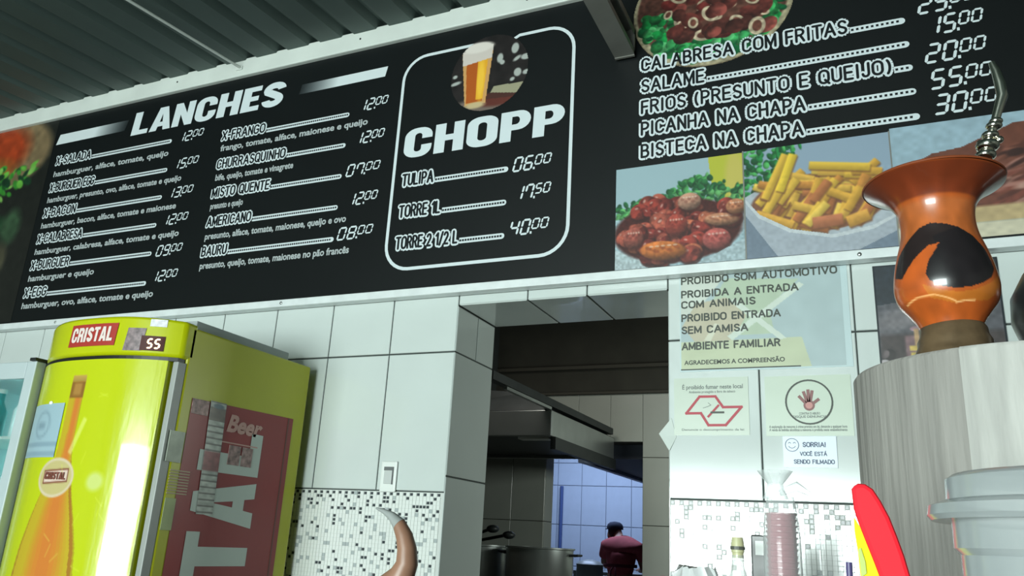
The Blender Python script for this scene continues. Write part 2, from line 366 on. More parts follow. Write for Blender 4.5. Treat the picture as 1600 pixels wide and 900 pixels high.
# back wall with its opening (camera-relative ratios times D)
OX0, OX1, OZ = -.546 * D, -.239 * D, .3255 * D + H
OT = 3.378                                                        # back face of the wall
mb = MB(); y0 = D + .006
mb.box(-6.5, y0, 0, OX0 - .004, OT, 3.9); mb.box(OX1 + .004, y0, 0, 4.2, OT, 3.9); mb.box(OX0 - .004, y0, OZ + .004, OX1 + .004, OT, 3.9)
wall = tag(mb.build('wall_back', M_GROUT), kind='structure')
TM = {}
def tile(parent, o, ax, az, nrm, w, h, m, t=.006, name='tile'):
    """one chamfered tile: origin corner o, axes ax (width) az (height), front normal nrm"""
    key = (round(w, 3), round(h, 3), tuple(ax), tuple(az), m.name)
    if key not in TM:
        X, Z, N = Vector(ax), Vector(az), Vector(nrm); c = min(.0025, w * .2, h * .2); v = []
        for (d, i) in ((0, 0), (t * .6, 0), (t, c)):
            for a, b in ((i, i), (w - i, i), (w - i, h - i), (i, h - i)): v.append(tuple(X * a + Z * b + N * d))
        f = [(8, 9, 10, 11)] + [(r * 4 + k, r * 4 + (k + 1) % 4, r * 4 + 4 + (k + 1) % 4, r * 4 + 4 + k) for r in (0, 1) for k in range(4)]
        me = bpy.data.meshes.new(name); me.from_pydata(v, [], f); me.materials.append(m)
        import bmesh
        bm = bmesh.new(); bm.from_mesh(me); bmesh.ops.recalc_face_normals(bm, faces=bm.faces)
        top = [q for q in bm.faces if all(x in [e.index for e in q.verts] for x in (8, 9, 10, 11))]
        if top and top[0].normal.dot(N) < 0: bmesh.ops.reverse_faces(bm, faces=bm.faces)
        bm.to_mesh(me); bm.free(); TM[key] = me
    ob = bpy.data.objects.new(name, TM[key]); COL.objects.link(ob); ob.location = o; ob.parent = parent; return ob
GV, GH = .005, .007
def tile_wall(parent, xs, zs, Y, m, t=.006, gv=GV, gh=GH):
    if Y > 4 and gv == GV: gv, gh = .003, .006
    for i in range(len(xs) - 1):
        for j in range(len(zs) - 1):
            tile(parent, (xs[i] + gv / 2, Y + t, zs[j] + gh / 2), (1, 0, 0), (0, 0, 1), (0, -1, 0), xs[i + 1] - xs[i] - gv, zs[j + 1] - zs[j] - gh, m, t)
zt = [v * D + H for v in (.061, .257, .453)]
TW = .1105 * D
xl = [OX0 - k * TW for k in range(14)][::-1]
tile_wall(wall, xl, zt, D, M_TILE)
xr = [OX1 + k * TW for k in range(7)]
tile_wall(wall, xr, zt, D, M_TILE)
tile_wall(wall, [OX0, -.4375 * D, -.35 * D, OX1], [OZ, .453 * D + H], D, M_TILE)
# left jamb of the opening (faces +X) and the soffit
ym = D + .20
jz = [0.3, .62, .083 * D + H, .257 * D + H]
M_JAMB = M_TILE
for a, b in ((0.02, jz[1]), (jz[1], .083 * D + H - .588), (.083 * D + H - .588, jz[2]), (jz[2], jz[3])):
    tile(wall, (OX0 - .004, OT - .003, a + GH / 2), (0, -1, 0), (0, 0, 1), (1, 0, 0), OT - D - .006, b - a - GH, M_JAMB, .004)
tile(wall, (OX0 - .004, ym - GV / 2, jz[3] + GH / 2), (0, -1, 0), (0, 0, 1), (1, 0, 0), ym - D - .006, OZ - jz[3] - GH, M_JAMB, .004)
tile(wall, (OX0 - .004, OT - .003, jz[3] + GH / 2), (0, -1, 0), (0, 0, 1), (1, 0, 0), OT - ym - .006, OZ - jz[3] - GH, M_JAMB, .004)
for a, b in ((0.02, jz[1]), (jz[1], .083 * D + H - .588), (.083 * D + H - .588, jz[2]), (jz[2], jz[3]), (jz[3], OZ)):
    tile(wall, (OX1 + .004, D + .004, a + GH / 2), (0, 1, 0), (0, 0, 1), (-1, 0, 0), OT - D - .006, b - a - GH, M_JAMB, .004)
for a, b in ((OX0, -.4375 * D), (-.4375 * D, -.35 * D), (-.35 * D, OX1)):
    tile(wall, (a + GV, D + .004, OZ + .004), (1, 0, 0), (0, 1, 0), (0, 0, -1), b - a - GV * 2, OT - D - .006, M_JAMB, .004)
# mosaic bands: hundreds of small pieces, joined
M_MOS = [mat('white_mosaic', (222, 226, 222), .14, spec=.8, coat=.6), mat('grey_mosaic', (168, 176, 176), .16, spec=.8), mat('dark_mosaic', (62, 68, 72), .18)]
def mosaic(x0, x1, ztop, zbot, seed):
    r = random.Random(seed); p = .0162; mb = MB(); n = int((x1 - x0) / p); k = int((ztop - zbot) / (p * 1.0))
    prob = [1, .55, .5, .45, .36, .3, .26, .2, .16, .14, .07, .05, .05, .08, .14, .2, .2, .15, .15, .15]
    for j in range(k):
        pr = prob[j] if j < len(prob) else .16
        for i in range(n):
            a = x0 + i * p; b = ztop - (j + 1) * p; panel = int((a - x0) / TW)
            dark = (j == 0 and i % 2 == 0) or (j > 0 and r.random() < pr * .5)
            mi = 2 if dark else (1 if r.random() < .12 else 0)
            g = .0055 if dark else .0014; mb.box(a + g / 2, D + .0005, b + g / 2, a + p - g / 2, D + .008, b + p - g / 2, mi)
    o = mb.build('mosaic_tiles', M_MOS, wall, fix=False); o['kind'] = 'stuff'; return o
mosaic(xl[-6] + .004, OX0 - .004, zt[0] - GH / 2, .86, 3)
mosaic(OX1 + .006, xr[-1], zt[0] - GH / 2, .86, 5)
MB().box(xl[-6], D + .004, .85, OX0 - .002, D + .0075, zt[0] - .002).build('mosaic_grout', mat('pale_grout', (196, 200, 196), .8), wall)
MB().box(OX1 + .003, D + .004, .85, xr[-1], D + .0075, zt[0] - .002).build('mosaic_grout', mat('pale_grout', (196, 200, 196), .8), wall)

# side walls and the street side with its wide opening
tag(MB().box(-6.62, -6, 0, -6.5, 3.378, 3.9).build('wall_left', M_WALLP), kind='structure')
tag(MB().box(4.2, -6, 0, 4.32, 3.378, 3.9).build('wall_right', M_WALLP), kind='structure')
mb = MB(); mb.box(-6.62, -6.12, 0, -4.05, -6, 3.9); mb.box(-.05, -6.12, 0, 4.32, -6, 3.9); mb.box(-4.05, -6.12, 2.16, -.05, -6, 3.9)
tag(mb.build('wall_front', M_WALLP), kind='structure')
# corrugated roof: rises towards the sign
def roof_z(y): return 3.668 + .095 * (y - 2.95)
mb = MB(); pitch = .2125; x = -1.677 * 2.95 - 9 * pitch - .13; seq = []
while x < 4.2:
    seq += [(x, 0), (x + .118, 0), (x + .142, .042), (x + .184, .042), (x + .2, .0)]
    x += pitch
vs = []
for (a, b) in seq:
    vs += [(a, -6, roof_z(-6) + b), (a, 3.2, roof_z(3.2) + b)]
fs = [(2 * i, 2 * i + 1, 2 * i + 3, 2 * i + 2) for i in range(len(seq) - 1)]
mb.add(vs, fs); ce = mb.build('ceiling', M_ROOF, fix=False); tag(ce, kind='structure')
so = ce.modifiers.new('thick', 'SOLIDIFY'); so.thickness = .004; so.offset = 1

# ================================================================== KITCHEN beyond the opening
KY = 7.2
mb = MB(); kdx0, kdx1, kdz = -2.88, -1.955, .129 * KY + H
mb.box(-6.2, KY + .006, 0, kdx0, KY + .2, 4); mb.box(kdx1, KY + .006, 0, .8, KY + .2, 4); mb.box(kdx0, KY + .006, kdz, kdx1, KY + .2, 4)
kw = tag(mb.build('wall_kitchen', M_PLASTER), kind='structure')
kz0 = [.029 * KY + H - .585, .029 * KY + H, .11 * KY + H, .19 * KY + H]
kx = [kdx0 - k * .333 for k in range(7)][::-1]
tile_wall(kw, kx, kz0, KY, M_TILEK)
tile_wall(kw, [kdx1 + k * .333 for k in range(6)], kz0, KY, M_TILEK)
tile_wall(kw, [kdx0, kdx0 + .31, kdx0 + .62, kdx1], [kdz, .19 * KY + H], KY, M_TILEK)
for a, b in zip(kz0[:-1], kz0[1:]):
    b = min(b, kdz)
    if b > a: tile(kw, (kdx0, KY + .2, a + .004), (0, -1, 0), (0, 0, 1), (1, 0, 0), .194, b - a - .007, M_TILEK, .004)
MB().box(-6.2, KY - .035, .19 * KY + H + .0, .8, KY + .01, .19 * KY + H + .02).build('ledge', mat('brown_trim', (70, 68, 60), .8), kw)
MB().box(-6.2, KY - .05, .223 * KY + H, .8, KY + .01, .223 * KY + H + .03).build('ledge', mat('brown_trim', (70, 68, 60), .8), kw)
tag(MB().box(-6.3, 3.4, 0, -6.2, 14, 4).build('wall_kitchen_left', M_PLASTER), kind='structure')
tag(MB().box(.8, 3.4, 0, .9, 14, 4).build('wall_kitchen_right', M_PLASTER), kind='structure')
tag(MB().box(-6.3, 3.378, 3.5, .9, 14, 3.62).build('ceiling_kitchen', M_CEILK), kind='structure')
# back room
BY = 11.8
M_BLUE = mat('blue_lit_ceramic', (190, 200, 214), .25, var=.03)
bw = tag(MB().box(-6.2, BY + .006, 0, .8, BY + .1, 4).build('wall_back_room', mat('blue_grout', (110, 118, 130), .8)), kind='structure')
bz = [.026 * BY + H - 1.16, .026 * BY + H - .575, .026 * BY + H, .074 * BY + H, .102 * BY + H, .15 * BY + H]
tile_wall(bw, [-.35 * BY - .382 * 3 + .382 * k for k in range(9)], bz, BY, M_BLUE, gv=.008, gh=.01)

# hood over the stove
hood = thing('range_hood', 'stainless steel range hood with a dark underside hanging in the kitchen behind the opening', 'range hood', (-2.9, 6.3, 1.96))
hx = -2.19; hf = 5.55; hb = 7.1; hz0 = 1.96; hz1 = 2.15
mb = MB(); t = .02
mb.box(-3.7, hf, hz0, hx, hf + t, hz1); mb.box(hx - t, hf + t, hz0, hx, hb, hz1); mb.box(-3.7, hf + t, hz0, -3.7 + t, hb, hz1); mb.box(-3.7 + t, hb - t, hz0, hx - t, hb, hz1)
mb.build('rim_band', M_STEEL, hood, bevel=.006)
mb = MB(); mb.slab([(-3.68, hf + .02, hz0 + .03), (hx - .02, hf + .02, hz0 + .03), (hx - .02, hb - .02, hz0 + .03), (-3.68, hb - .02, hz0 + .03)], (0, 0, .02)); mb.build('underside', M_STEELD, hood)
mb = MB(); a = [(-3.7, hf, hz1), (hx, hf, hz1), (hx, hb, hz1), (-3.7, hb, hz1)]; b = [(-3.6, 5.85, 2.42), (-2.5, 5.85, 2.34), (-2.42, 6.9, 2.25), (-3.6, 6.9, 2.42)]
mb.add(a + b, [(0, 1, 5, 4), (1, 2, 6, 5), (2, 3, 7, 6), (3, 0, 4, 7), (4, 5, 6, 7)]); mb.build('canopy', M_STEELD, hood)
MB().box(-3.5, 6.2, 2.38, -3.15, 6.6, 3.5).build('duct', M_STEELD, hood)
MB().box(hx - .07, 4.55, hz1 + .03, hx - .01, hb, hz1 + .085).build('support_rail', M_STEELD, hood)
MB().box(hx - .03, 4.75, hz1 + .0, hx + .0, hf, hz1 + .02).build('support_rail', M_STEEL, hood)
MB().box(-2.50, hf + .1, hz0 - .01, -2.24, hf + .2, hz0 + .03).build('lamp_cover', mat('lamp_glass', (190, 195, 190), .3), hood, bevel=.01)
MB().box(hx - .02, hf + .05, hz0 - .09, hx + .02, hb, hz0 - .0).build('grease_channel', M_STEELD, hood)
# lowered dark soffit of the back room
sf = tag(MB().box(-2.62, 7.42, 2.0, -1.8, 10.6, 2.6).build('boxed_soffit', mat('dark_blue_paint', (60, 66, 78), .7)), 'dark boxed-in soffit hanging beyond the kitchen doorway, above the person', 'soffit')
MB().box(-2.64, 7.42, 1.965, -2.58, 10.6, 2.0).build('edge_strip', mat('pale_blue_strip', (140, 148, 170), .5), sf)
pp = tag(MB().tube([(-4.43, 11.76, 0), (-4.43, 11.76, 2.06)], .026, 10).build('drain_pipe', mat('blue_pipe', (70, 90, 140), .5), smooth=True), 'narrow dark blue upright pipe at the left of the bluish tiled wall', 'pipe')

# stove + pots
stove = thing('stove', 'steel stove carrying the stockpots in the kitchen', 'stove', (-2.75, 6.3, 0))
MB().box(-3.6, 5.65, .12, -2.05, 6.9, .78).build('body', M_STEEL, stove, bevel=.01)
MB().box(-3.62, 5.6, .78, -2.03, 6.92, .82).build('hob', M_STEELD, stove, bevel=.005)
for x in (-3.52, -2.13):
    for y in (5.75, 6.8): MB().box(x - .03, y - .03, 0, x + .03, y + .03, .125).build('leg', M_STEELD, stove)
def pot(cx, cy, r, top, label):
    p = thing('stockpot', label, 'pot', (cx, cy, .82)); c = (cx, cy, .82); h = top - .82
    MB().lathe(c, [(r * .96, 0), (r, .02), (r, h - .015), (r + .012, h - .01), (r + .012, h), (r - .006, h), (r - .006, .03)], 48, cap=False).build('body', M_STEEL, p, smooth=True)
    MB().lathe(c, [(r * .95, 0), (r * .95, .03)], 32).build('base', M_STEEL, p)
    for s in (-1, 1):
        MB().tube([(cx + s * r, cy - .06, top - .05), (cx + s * (r + .06), cy - .05, top - .045), (cx + s * (r + .06), cy + .05, top - .045), (cx + s * r, cy + .06, top - .05)], .009, 8).build('handle', M_STEELD, p, smooth=True)
    return p
pot(-2.42, 6.0, .255, 1.185, 'large stainless stockpot on the stove, nearest the person in the kitchen')
pot(-3.0, 6.15, .24, 1.18, 'stockpot partly hidden by the left door jamb, dark ladles above it')
for dx, dz, ln in ((-.08, .1, .3), (.06, .06, .26)):
    ld = thing('ladle', 'dark long-handled ladle resting across the left stockpot' if dx < 0 else 'shorter dark ladle leaning out of the left stockpot', 'ladle', (-2.9 + dx, 6.1, 1.19))
    MB().tube([(-3.1 + dx, 6.12, 1.2), (-2.75 + dx, 5.98, 1.2 + dz)], .012, 8).build('handle', M_STEELD, ld, smooth=True)
    MB().ball((-2.73 + dx, 5.97, 1.2 + dz), .05, 8, sc=(1, 1, .6)).build('bowl', M_STEELD, ld, smooth=True)

# ================================================================== PERSON in the back room, seen from behind
SKIN = mat('skin', (150, 104, 84), .6, var=.05); SHIRT = mat('red_cotton', (162, 68, 74), .85, var=.12, scale=14, bump=.3, bscale=12)
NAVY = mat('navy_cloth', (26, 34, 56), .9, var=.1); TROUS = mat('dark_trousers', (44, 42, 50), .9, var=.1); APRON = mat('maroon_ties', (92, 30, 42), .9)
def skin_mesh(name, nodes, edges, m, parent, root=0, sub=2):
    me = bpy.data.meshes.new(name); me.from_pydata([n[0] for n in nodes], edges, []); me.materials.append(m)
    o = bpy.data.objects.new(name, me); COL.objects.link(o); put(o, parent)
    sk = o.modifiers.new('skin', 'SKIN'); sk.use_smooth_shade = True
    for i, n in enumerate(nodes):
        r = n[1]; me.skin_vertices[0].data[i].radius = (r, r) if not isinstance(r, tuple) else r
    me.skin_vertices[0].data[root].use_root = True
    s = o.modifiers.new('sub', 'SUBSURF'); s.levels = sub; s.render_levels = sub; return o
person = thing('person', 'person in red shirt and navy cap, seen from behind in the blue-lit back room', 'person', (-2.88, 9.8, 0))
px, pyy = -2.93, 9.8
def B(x, y, z): return (px + x, pyy + y, z)
nodes = [(B(0, 0, .86), (.15, .11)), (B(.0, .02, 1.02), (.145, .11)), (B(0, .06, 1.17), (.17, .12)), (B(-.01, .1, 1.27), (.14, .1)), (B(-.06, .17, 1.33), .052), (B(-.12, .22, 1.40), (.075, .085)), (B(-.135, .24, 1.46), (.07, .08)),
         (B(-.19, .1, 1.24), .06), (B(-.25, .18, 1.02), .048), (B(-.2, .42, .98), .035), (B(-.17, .5, .98), .028),
         (B(.19, .08, 1.23), .06), (B(.25, .15, 1.0), .048), (B(.14, .42, .97), .035), (B(.1, .5, .97), .028),
         (B(-.09, 0, .78), .095), (B(-.1, .02, .45), .065), (B(-.1, .0, .1), .042), (B(-.1, .12, .05), .035),
         (B(.09, 0, .78), .095), (B(.1, .02, .45), .065), (B(.1, .0, .1), .042), (B(.1, .12, .05), .035)]
ed = [(0, 1), (1, 2), (2, 3), (3, 4), (4, 5), (5, 6), (3, 7), (7, 8), (8, 9), (9, 10), (3, 11), (11, 12), (12, 13), (13, 14), (0, 15), (15, 16), (16, 17), (17, 18), (0, 19), (19, 20), (20, 21), (21, 22)]
skin_mesh('body', nodes, ed, SKIN, person)
sn = [(B(0, .0, .84), (.15, .11)), (B(0, .02, 1.0), (.18, .13)), (B(0, .06, 1.15), (.205, .15)), (B(-.015, .09, 1.26), (.18, .14)), (B(-.05, .14, 1.325), .095), (B(-.2, .1, 1.23), .085), (B(-.25, .17, 1.08), .072), (B(.2, .08, 1.22), .085), (B(.25, .14, 1.07), .072)]
skin_mesh('shirt', sn, [(0, 1), (1, 2), (2, 3), (3, 4), (3, 5), (5, 6), (3, 7), (7, 8)], SHIRT, person)
tn = [(B(0, 0, .9), (.175, .135)), (B(-.1, 0, .76), .12), (B(-.1, .02, .45), .085), (B(-.1, .0, .12), .065), (B(.1, 0, .76), .12), (B(.1, .02, .45), .085), (B(.1, .0, .12), .065)]
skin_mesh('trousers', tn, [(0, 1), (1, 2), (2, 3), (0, 4), (4, 5), (5, 6)], TROUS, person)
hd = Vector(B(-.135, .23, 1.40))
MB().ball(hd + Vector((0, -.01, .015)), .088, 10, sc=(.92, 1.05, 1)).build('hair', mat('dark_hair', (22, 18, 18), .8), person, smooth=True)
MB().ball(hd + Vector((-.03, .035, -.035)), .078, 10, sc=(.95, 1.05, 1.1)).build('face', SKIN, person, smooth=True)
cp = MB().lathe(hd + Vector((0, 0, .03)), [(.1, 0), (.101, .03), (.09, .06), (.06, .085), (.002, .095)], 24).build('cap', NAVY, person, smooth=True)
MB().lathe(hd + Vector((-.07, .06, .03)), [(.07, 0), (.07, .008)], 20).build('brim', NAVY, cp)
for s in (-1, 1):
    MB().ball(hd + Vector((s * .082, .0, -.03)), .022, 6, sc=(.5, 1, 1.3)).build('ear', SKIN, person, smooth=True)
    MB().ball(hd + Vector((-.03 + s * .03, .11, -.01)), .01, 6).build('eye', M_BLACK, person, smooth=True)
    hx_, hy_, hz_ = B(-.17 if s < 0 else .1, .5, .98 if s < 0 else .97)
    hm = MB(); hm.ball((hx_, hy_ + .03, hz_), .04, 6, sc=(.9, 1.1, .5))
    for k in range(4): hm.tube([(hx_ - .03 + k * .02, hy_ + .06, hz_), (hx_ - .03 + k * .02, hy_ + .1 + .01 * (k in (1, 2)), hz_ - .005), (hx_ - .03 + k * .02, hy_ + .125 + .01 * (k in (1, 2)), hz_ - .02)], [.009, .008, .006], 6)
    hm.tube([(hx_ - s * .03, hy_ + .02, hz_), (hx_ - s * .055, hy_ + .06, hz_ - .005), (hx_ - s * .05, hy_ + .085, hz_ - .01)], [.011, .009, .007], 6)
    hm.build('hand', SKIN, person, smooth=True)
    MB().box(px + s * .1 - .05, pyy - .1, 0, px + s * .1 + .05, pyy + .2, .07).build('shoe', M_BLACK, person, bevel=.02)
MB().ball(hd + Vector((-.03, .125, -.035)), .016, 6).build('nose', SKIN, person, smooth=True)
MB().ball(hd + Vector((-.03, .115, -.07)), .018, 6, sc=(1.2, .4, .4)).build('mouth', mat('lips', (120, 60, 56), .6), person, smooth=True)
MB().lathe(B(0, .01, 1.0), [(.2, 0), (.203, .018), (.2, .036)], 30, cap=False).build('apron_tie', APRON, person, smooth=True)
for s in (-1, 1):
    MB().tube([B(-.03, -.13, 1.02), B(-.03 + s * .03, -.17, .96), B(-.03 + s * .03, -.18, .82)], .009, 6).build('apron_string', APRON, person, smooth=True)
# kitchen work table and pale tub
wt = thing('work_table', 'low steel work table in the back room in front of the person', 'table', (-2.9, 10.6, 0))
MB().box(-3.7, 10.25, .88, -2.3, 10.95, .92).build('table_top', M_STEEL, wt)
for x in (-3.65, -2.35):
    for y in (10.3, 10.9): MB().box(x - .025, y - .025, 0, x + .025, y + .025, .88).build('leg', M_STEEL, wt)
st = thing('stool_table', 'small steel stand under the pale tub beside the person', 'stand', (-3.15, 9.35, 0))
MB().lathe((-3.15, 9.35, .72), [(.2, 0), (.2, .03)], 24).build('seat', M_STEEL, st)
for a in range(4): MB().tube([(-3.15 + .1 * math.cos(a * PI / 2), 9.35 + .1 * math.sin(a * PI / 2), .72), (-3.15 + .19 * math.cos(a * PI / 2), 9.35 + .19 * math.sin(a * PI / 2), 0)], .014, 8).build('leg', M_STEEL, st)
tb = thing('plastic_tub', 'pale rounded tub with a bright lid left of the person in the back room', 'tub', (-3.15, 9.35, .75))
MB().lathe((-3.15, 9.35, .75), [(.11, 0), (.15, .05), (.155, .2), (.15, .25)], 28).build('body', mat('pale_plastic', (150, 156, 150), .4), tb, smooth=True)
MB().lathe((-3.15, 9.35, 1.0), [(.155, 0), (.155, .02), (.12, .05), (.04, .07), (.001, .072)], 28).build('lid', mat('pale_plastic', (150, 156, 150), .4), tb, smooth=True)

# ================================================================== MENU BOARD
SY = 2.95
def su(u): return u * SY
def sz(v): return v * SY + H
board = thing('menu_board', 'long black illuminated-style menu board with white lettering and food photographs, above the tiled wall', 'menu board', (su(-.8), SY + .02, sz(.35)))
board['label'] = 'long black menu board with white lettering and food photographs, above the tiled wall'
MB().box(su(-1.95), SY, sz(.356), su(.55), SY + .045, sz(.803)).build('panel', M_BOARD, board)
mb = MB(); mb.box(su(-1.95), SY - .025, sz(.803), su(.55), SY + .045, sz(.839)); mb.build('top_rail', M_ALU, board, bevel=.006)
mb = MB(); mb.box(su(-1.95), SY - .012, sz(.3445), su(.55), SY + .04, sz(.3565)); mb.build('bottom_rail', M_ALUG, board, bevel=.003)
for u in (-1.4, -.87, -.007, .3):
    MB().ball((su(u), SY - .012, sz(.3505)), .008, 6, sc=(1, .5, 1)).build('screw', M_STEEL, board, smooth=True)
for u in (-.775, -.46, -1.2):
    MB().ball((su(u), SY - .025, sz(.822)), .006, 5, sc=(1, .4, 1)).build('screw', M_STEELD, board, smooth=True)
Y1 = SY - .001
def grad(name, u0, u1, v0, v1, flip, sl=.02):
    cv = Cv(60, 6, (0, 0, 0)); t = np.clip((cv.xx / 59 if not flip else 1 - cv.xx / 59) * 1.0, 0, 1)
    k = np.clip((1 - t) / .45, 0, 1)[..., None]; cv.a = np.array([28, 34, 36.]) * (1 - k) + np.array([205, 214, 216.]) * k
    print_obj(name, cv, lambda a, b: (su(u0 + (u1 - u0) * a) + sl * (1 - b), Y1, sz(v1 + (v0 - v1) * b)), print_mat('print_matte', .45), board)
grad('headline_bar', -1.528, -1.33, .742, .765, False)
grad('headline_bar', -.9, -.72, .741, .760, True, .012)
def line(name='lettering'): return MB()
# headlines
mb = MB(); headline(mb, 'LANCHES', su(-1.31), su(-.935), sz(.727), .05 * SY, Y1, slant=.06, gap=.05); mb.build('headline', M_INK, board, fix=False)
mb = MB(); headline(mb, 'CHOPP', su(-.668), su(-.392), sz(.579), .051 * SY, Y1, gap=.05, slant=.02); mb.build('headline', M_INK, board, fix=False)
def dots(mb, x0, x1, z, h, p, Y=Y1):
    n = 5; pts = [(x0, z), (x1, z)] ; r = h / 2
    out = [(x0, z), (x1 - r, z)] + [(x1 - r + r * math.cos(a), z + r + r * math.sin(a)) for a in [-PI / 2 + PI * i / n for i in range(1, n)]] + [(x1 - r, z + h), (x0, z + h)]
    mb.add([(a, Y, b) for a, b in out], [tuple(range(len(out)))], 0)
    x = x0 + p * .5
    while x < x1 - r * .9:
        s = h * .17; mb.add([(x - s, Y - .0015, z + r - s), (x + s, Y - .0015, z + r - s), (x + s, Y - .0015, z + r + s), (x - s, Y - .0015, z + r + s)], [(0, 1, 2, 3)], 1); x += p
def item(name, u0, u1, v, cap, ud, pr, up0, up1, vp, ph, desc=None, ude=None, vd=None, off=.5, pitch=.013, space=1.08):
    mb = MB(); outlined(mb, name, su(u0), su(u1), sz(v), cap * SY, Y1, off, space)
    dots(mb, su(u1) + .008, su(ud), sz(v) - .006, .009 * SY * (cap / .018) ** .5, pitch); mb.build('item_name', [M_INK, M_DARK], board, fix=False)
    mb = MB(); price(mb, pr, su(up0), su(up1), sz(vp), ph * SY, Y1); mb.build('price', M_INK, board, fix=False)
    if desc:
        mb = MB(); text_line(mb, desc, su(u0 + .002), su(ude), sz(vd), .0115 * SY, Y1, 0, .03); mb.build('item_description', M_INKG, board, fix=False)
C1 = [('X-SALADA', -1.412, .695, -1.193, '12.00', .692, 'hamburguer, alface, tomate, queijo', -1.196, .667),
      ('X-BURGUER EGG', -1.385, .634, -1.19, '15.00', .635, 'hamburguer, presunto, ovo, alface, tomate e queijo', -1.15, .609),
      ('X-BACON', -1.42, .578, -1.19, '13.00', .576, 'hamburguer, bacon, alface, tomate e maionese', -1.15, .553),
      ('X-CALABRESA', -1.385, .522, -1.19, '12.00', .522, 'hamburguer, calabresa, alface, tomate e queijo', -1.13, .497),
      ('X-BURGUER', -1.405, .466, -1.188, '09.00', .462, 'hamburguer e queijo', -1.33, .441),
      ('X-EGG', -1.45, .409, -1.187, '12.00', .413, 'hamburguer, ovo, alface, tomate e queijo', -1.165, .385)]
for n, u1, v, ud, pr, vp, ds, ude, vd in C1: item(n, -1.514, u1, v, .0165, ud, pr, -1.178, -1.108, vp, .019, ds, ude, vd)
C2 = [('X-FRANGO', -.965, .678, '12.00', -.767, .683, 'frango, tomate, alface, maionese e queijo', -.745, .655),
      ('CHURRASQUINHO', -.91, .62, '12.00', -.767, .621, 'bife, queijo, tomate e vinagrete', -.89, .596),
      ('MISTO QUENTE', -.935, .563, '07.00', -.777, .563, 'presunto e queijo', -.99, .54),
      ('AMERICANO', -.965, .507, '12.00', -.767, .51, 'presunto, alface, tomate, maionese, queijo e ovo', -.765, .482),
      ('BAURU', -1.008, .451, '08.00', -.779, .451, 'presunto, queijo, tomate, maionese no pão francês', -.752, .427)]
for n, u1, v, pr, up, vp, ds, ude, vd in C2: item(n, -1.066, u1, v, .0165, -.784, pr, up, -.703, vp, .02, ds, ude, vd)
for n, u1, v, pr, up, vp in [('TULIPA', -.607, .531, '06.00', -.473, .528), ('TORRE 1L', -.59, .477, '17.50', -.468, .481), ('TORRE 2 1/2 L', -.556, .424, '40.00', -.473, .426)]:
    item(n, -.665, u1, v, .0185, -.479, pr, up, -.404, vp, .0215)
for n, u1, v, ud, pr, up0, up1, vp in [('CALABRESA COM FRITAS', 0, .659, .068, '25.00', .082, .154, .667), ('SALAME', -.186, .624, .07, '15.00', .089, .159, .634), ('FRIOS (PRESUNTO E QUEIJO)', .047, .59, .071, '20.00', .084, .159, .595),
        ('PICANHA NA CHAPA', -.057, .556, .072, '55.00', .086, .162, .558), ('BISTECA NA CHAPA', -.061, .521, .073, '30.00', .087, .164, .523)]:
    item(n, -.2765, u1, v, .0185, ud, pr, up0, up1, vp, .0245, off=.5, pitch=.0175)
mb = MB(); mb.box(su(-.02), Y1, sz(.715), su(.03), Y1 + .001, sz(.735)); mb.build('headline_bar', M_INK, board)
# rounded frame round the beer prices, open where the glass is printed
fx0, fx1, fz0, fz1, R = su(-.6815), su(-.381), sz(.39), sz(.765), .125; wd = .0155
def framepath():
    P = [(su(-.548), fz1)] + [(fx0 + R + R * math.cos(a), fz1 - R + R * math.sin(a)) for a in [PI / 2 + PI / 2 * i / 8 for i in range(9)]]
    P += [(fx0 + R + R * math.cos(a), fz0 + R + R * math.sin(a)) for a in [PI + PI / 2 * i / 8 for i in range(9)]]
    P += [(fx1 - R + R * math.cos(a), fz0 + R + R * math.sin(a)) for a in [1.5 * PI + PI / 2 * i / 8 for i in range(9)]]
    P += [(fx1 - R + R * math.cos(a), fz1 - R + R * math.sin(a)) for a in [PI / 2 * i / 8 for i in range(9)]]
    return P + [(su(-.473), fz1), (su(-.485), fz1 - .018)]
st_ = stroke(framepath(), wd)[0]; n = len(st_) // 2
mb = MB(); mb.add([(a, Y1, b) for a, b in st_], [(i, i + 1, 2 * n - 2 - i, 2 * n - 1 - i) for i in range(n - 1)]); mb.build('printed_frame', M_INK, board, fix=False)

PM = print_mat('print_satin', .4)
def sign_print(name, cv, u0, u1, v0, v1, mask=False, Y=SY - .0012, par=board, D_=SY):
    return print_obj(name, cv, lambda a, b: ((u0 + (u1 - u0) * a) * D_, Y, (v1 + (v0 - v1) * b) * D_ + H), PM, par, mask)
GREENS = [(40, 120, 50), (60, 150, 60), (30, 95, 45), (90, 170, 80)]
# burger at the far left
cv = Cv(110, 190, (30, 32, 28)); cv.ell(46, 26, 60, 36, (136, 116, 84), soft=6); cv.ell(34, 22, 42, 27, (176, 66, 30), soft=12); cv.ell(24, 40, 36, 12, (150, 96, 40), soft=8)
rnd = random.Random(4)
for i in range(150):
    x, y = rnd.uniform(0, 92), rnd.uniform(40, 86)
    if y > 88 - x * .3: continue
    cv.ell(x, y, rnd.uniform(2, 6), rnd.uniform(1.5, 4), rnd.choice([(60, 150, 50), (110, 190, 70), (30, 90, 40), (130, 190, 90), (20, 60, 34)]), rnd.uniform(0, 3), soft=1.5)
cv.ell(30, 98, 46, 12, (26, 64, 36), soft=6); cv.ell(24, 122, 44, 20, (40, 36, 26), soft=6); cv.ell(78, 100, 12, 16, (56, 84, 58), soft=8); cv.ell(72, 130, 10, 14, (78, 76, 58), soft=6)
cv.ell(22, 165, 56, 26, (104, 62, 44), soft=10, sh=.3); cv.ell(62, 172, 18, 14, (120, 104, 78), soft=8); cv.noise(.3, 5, 2); cv.a *= .85
sign_print('burger_photograph', cv, -1.80, -1.535, .36, .803)
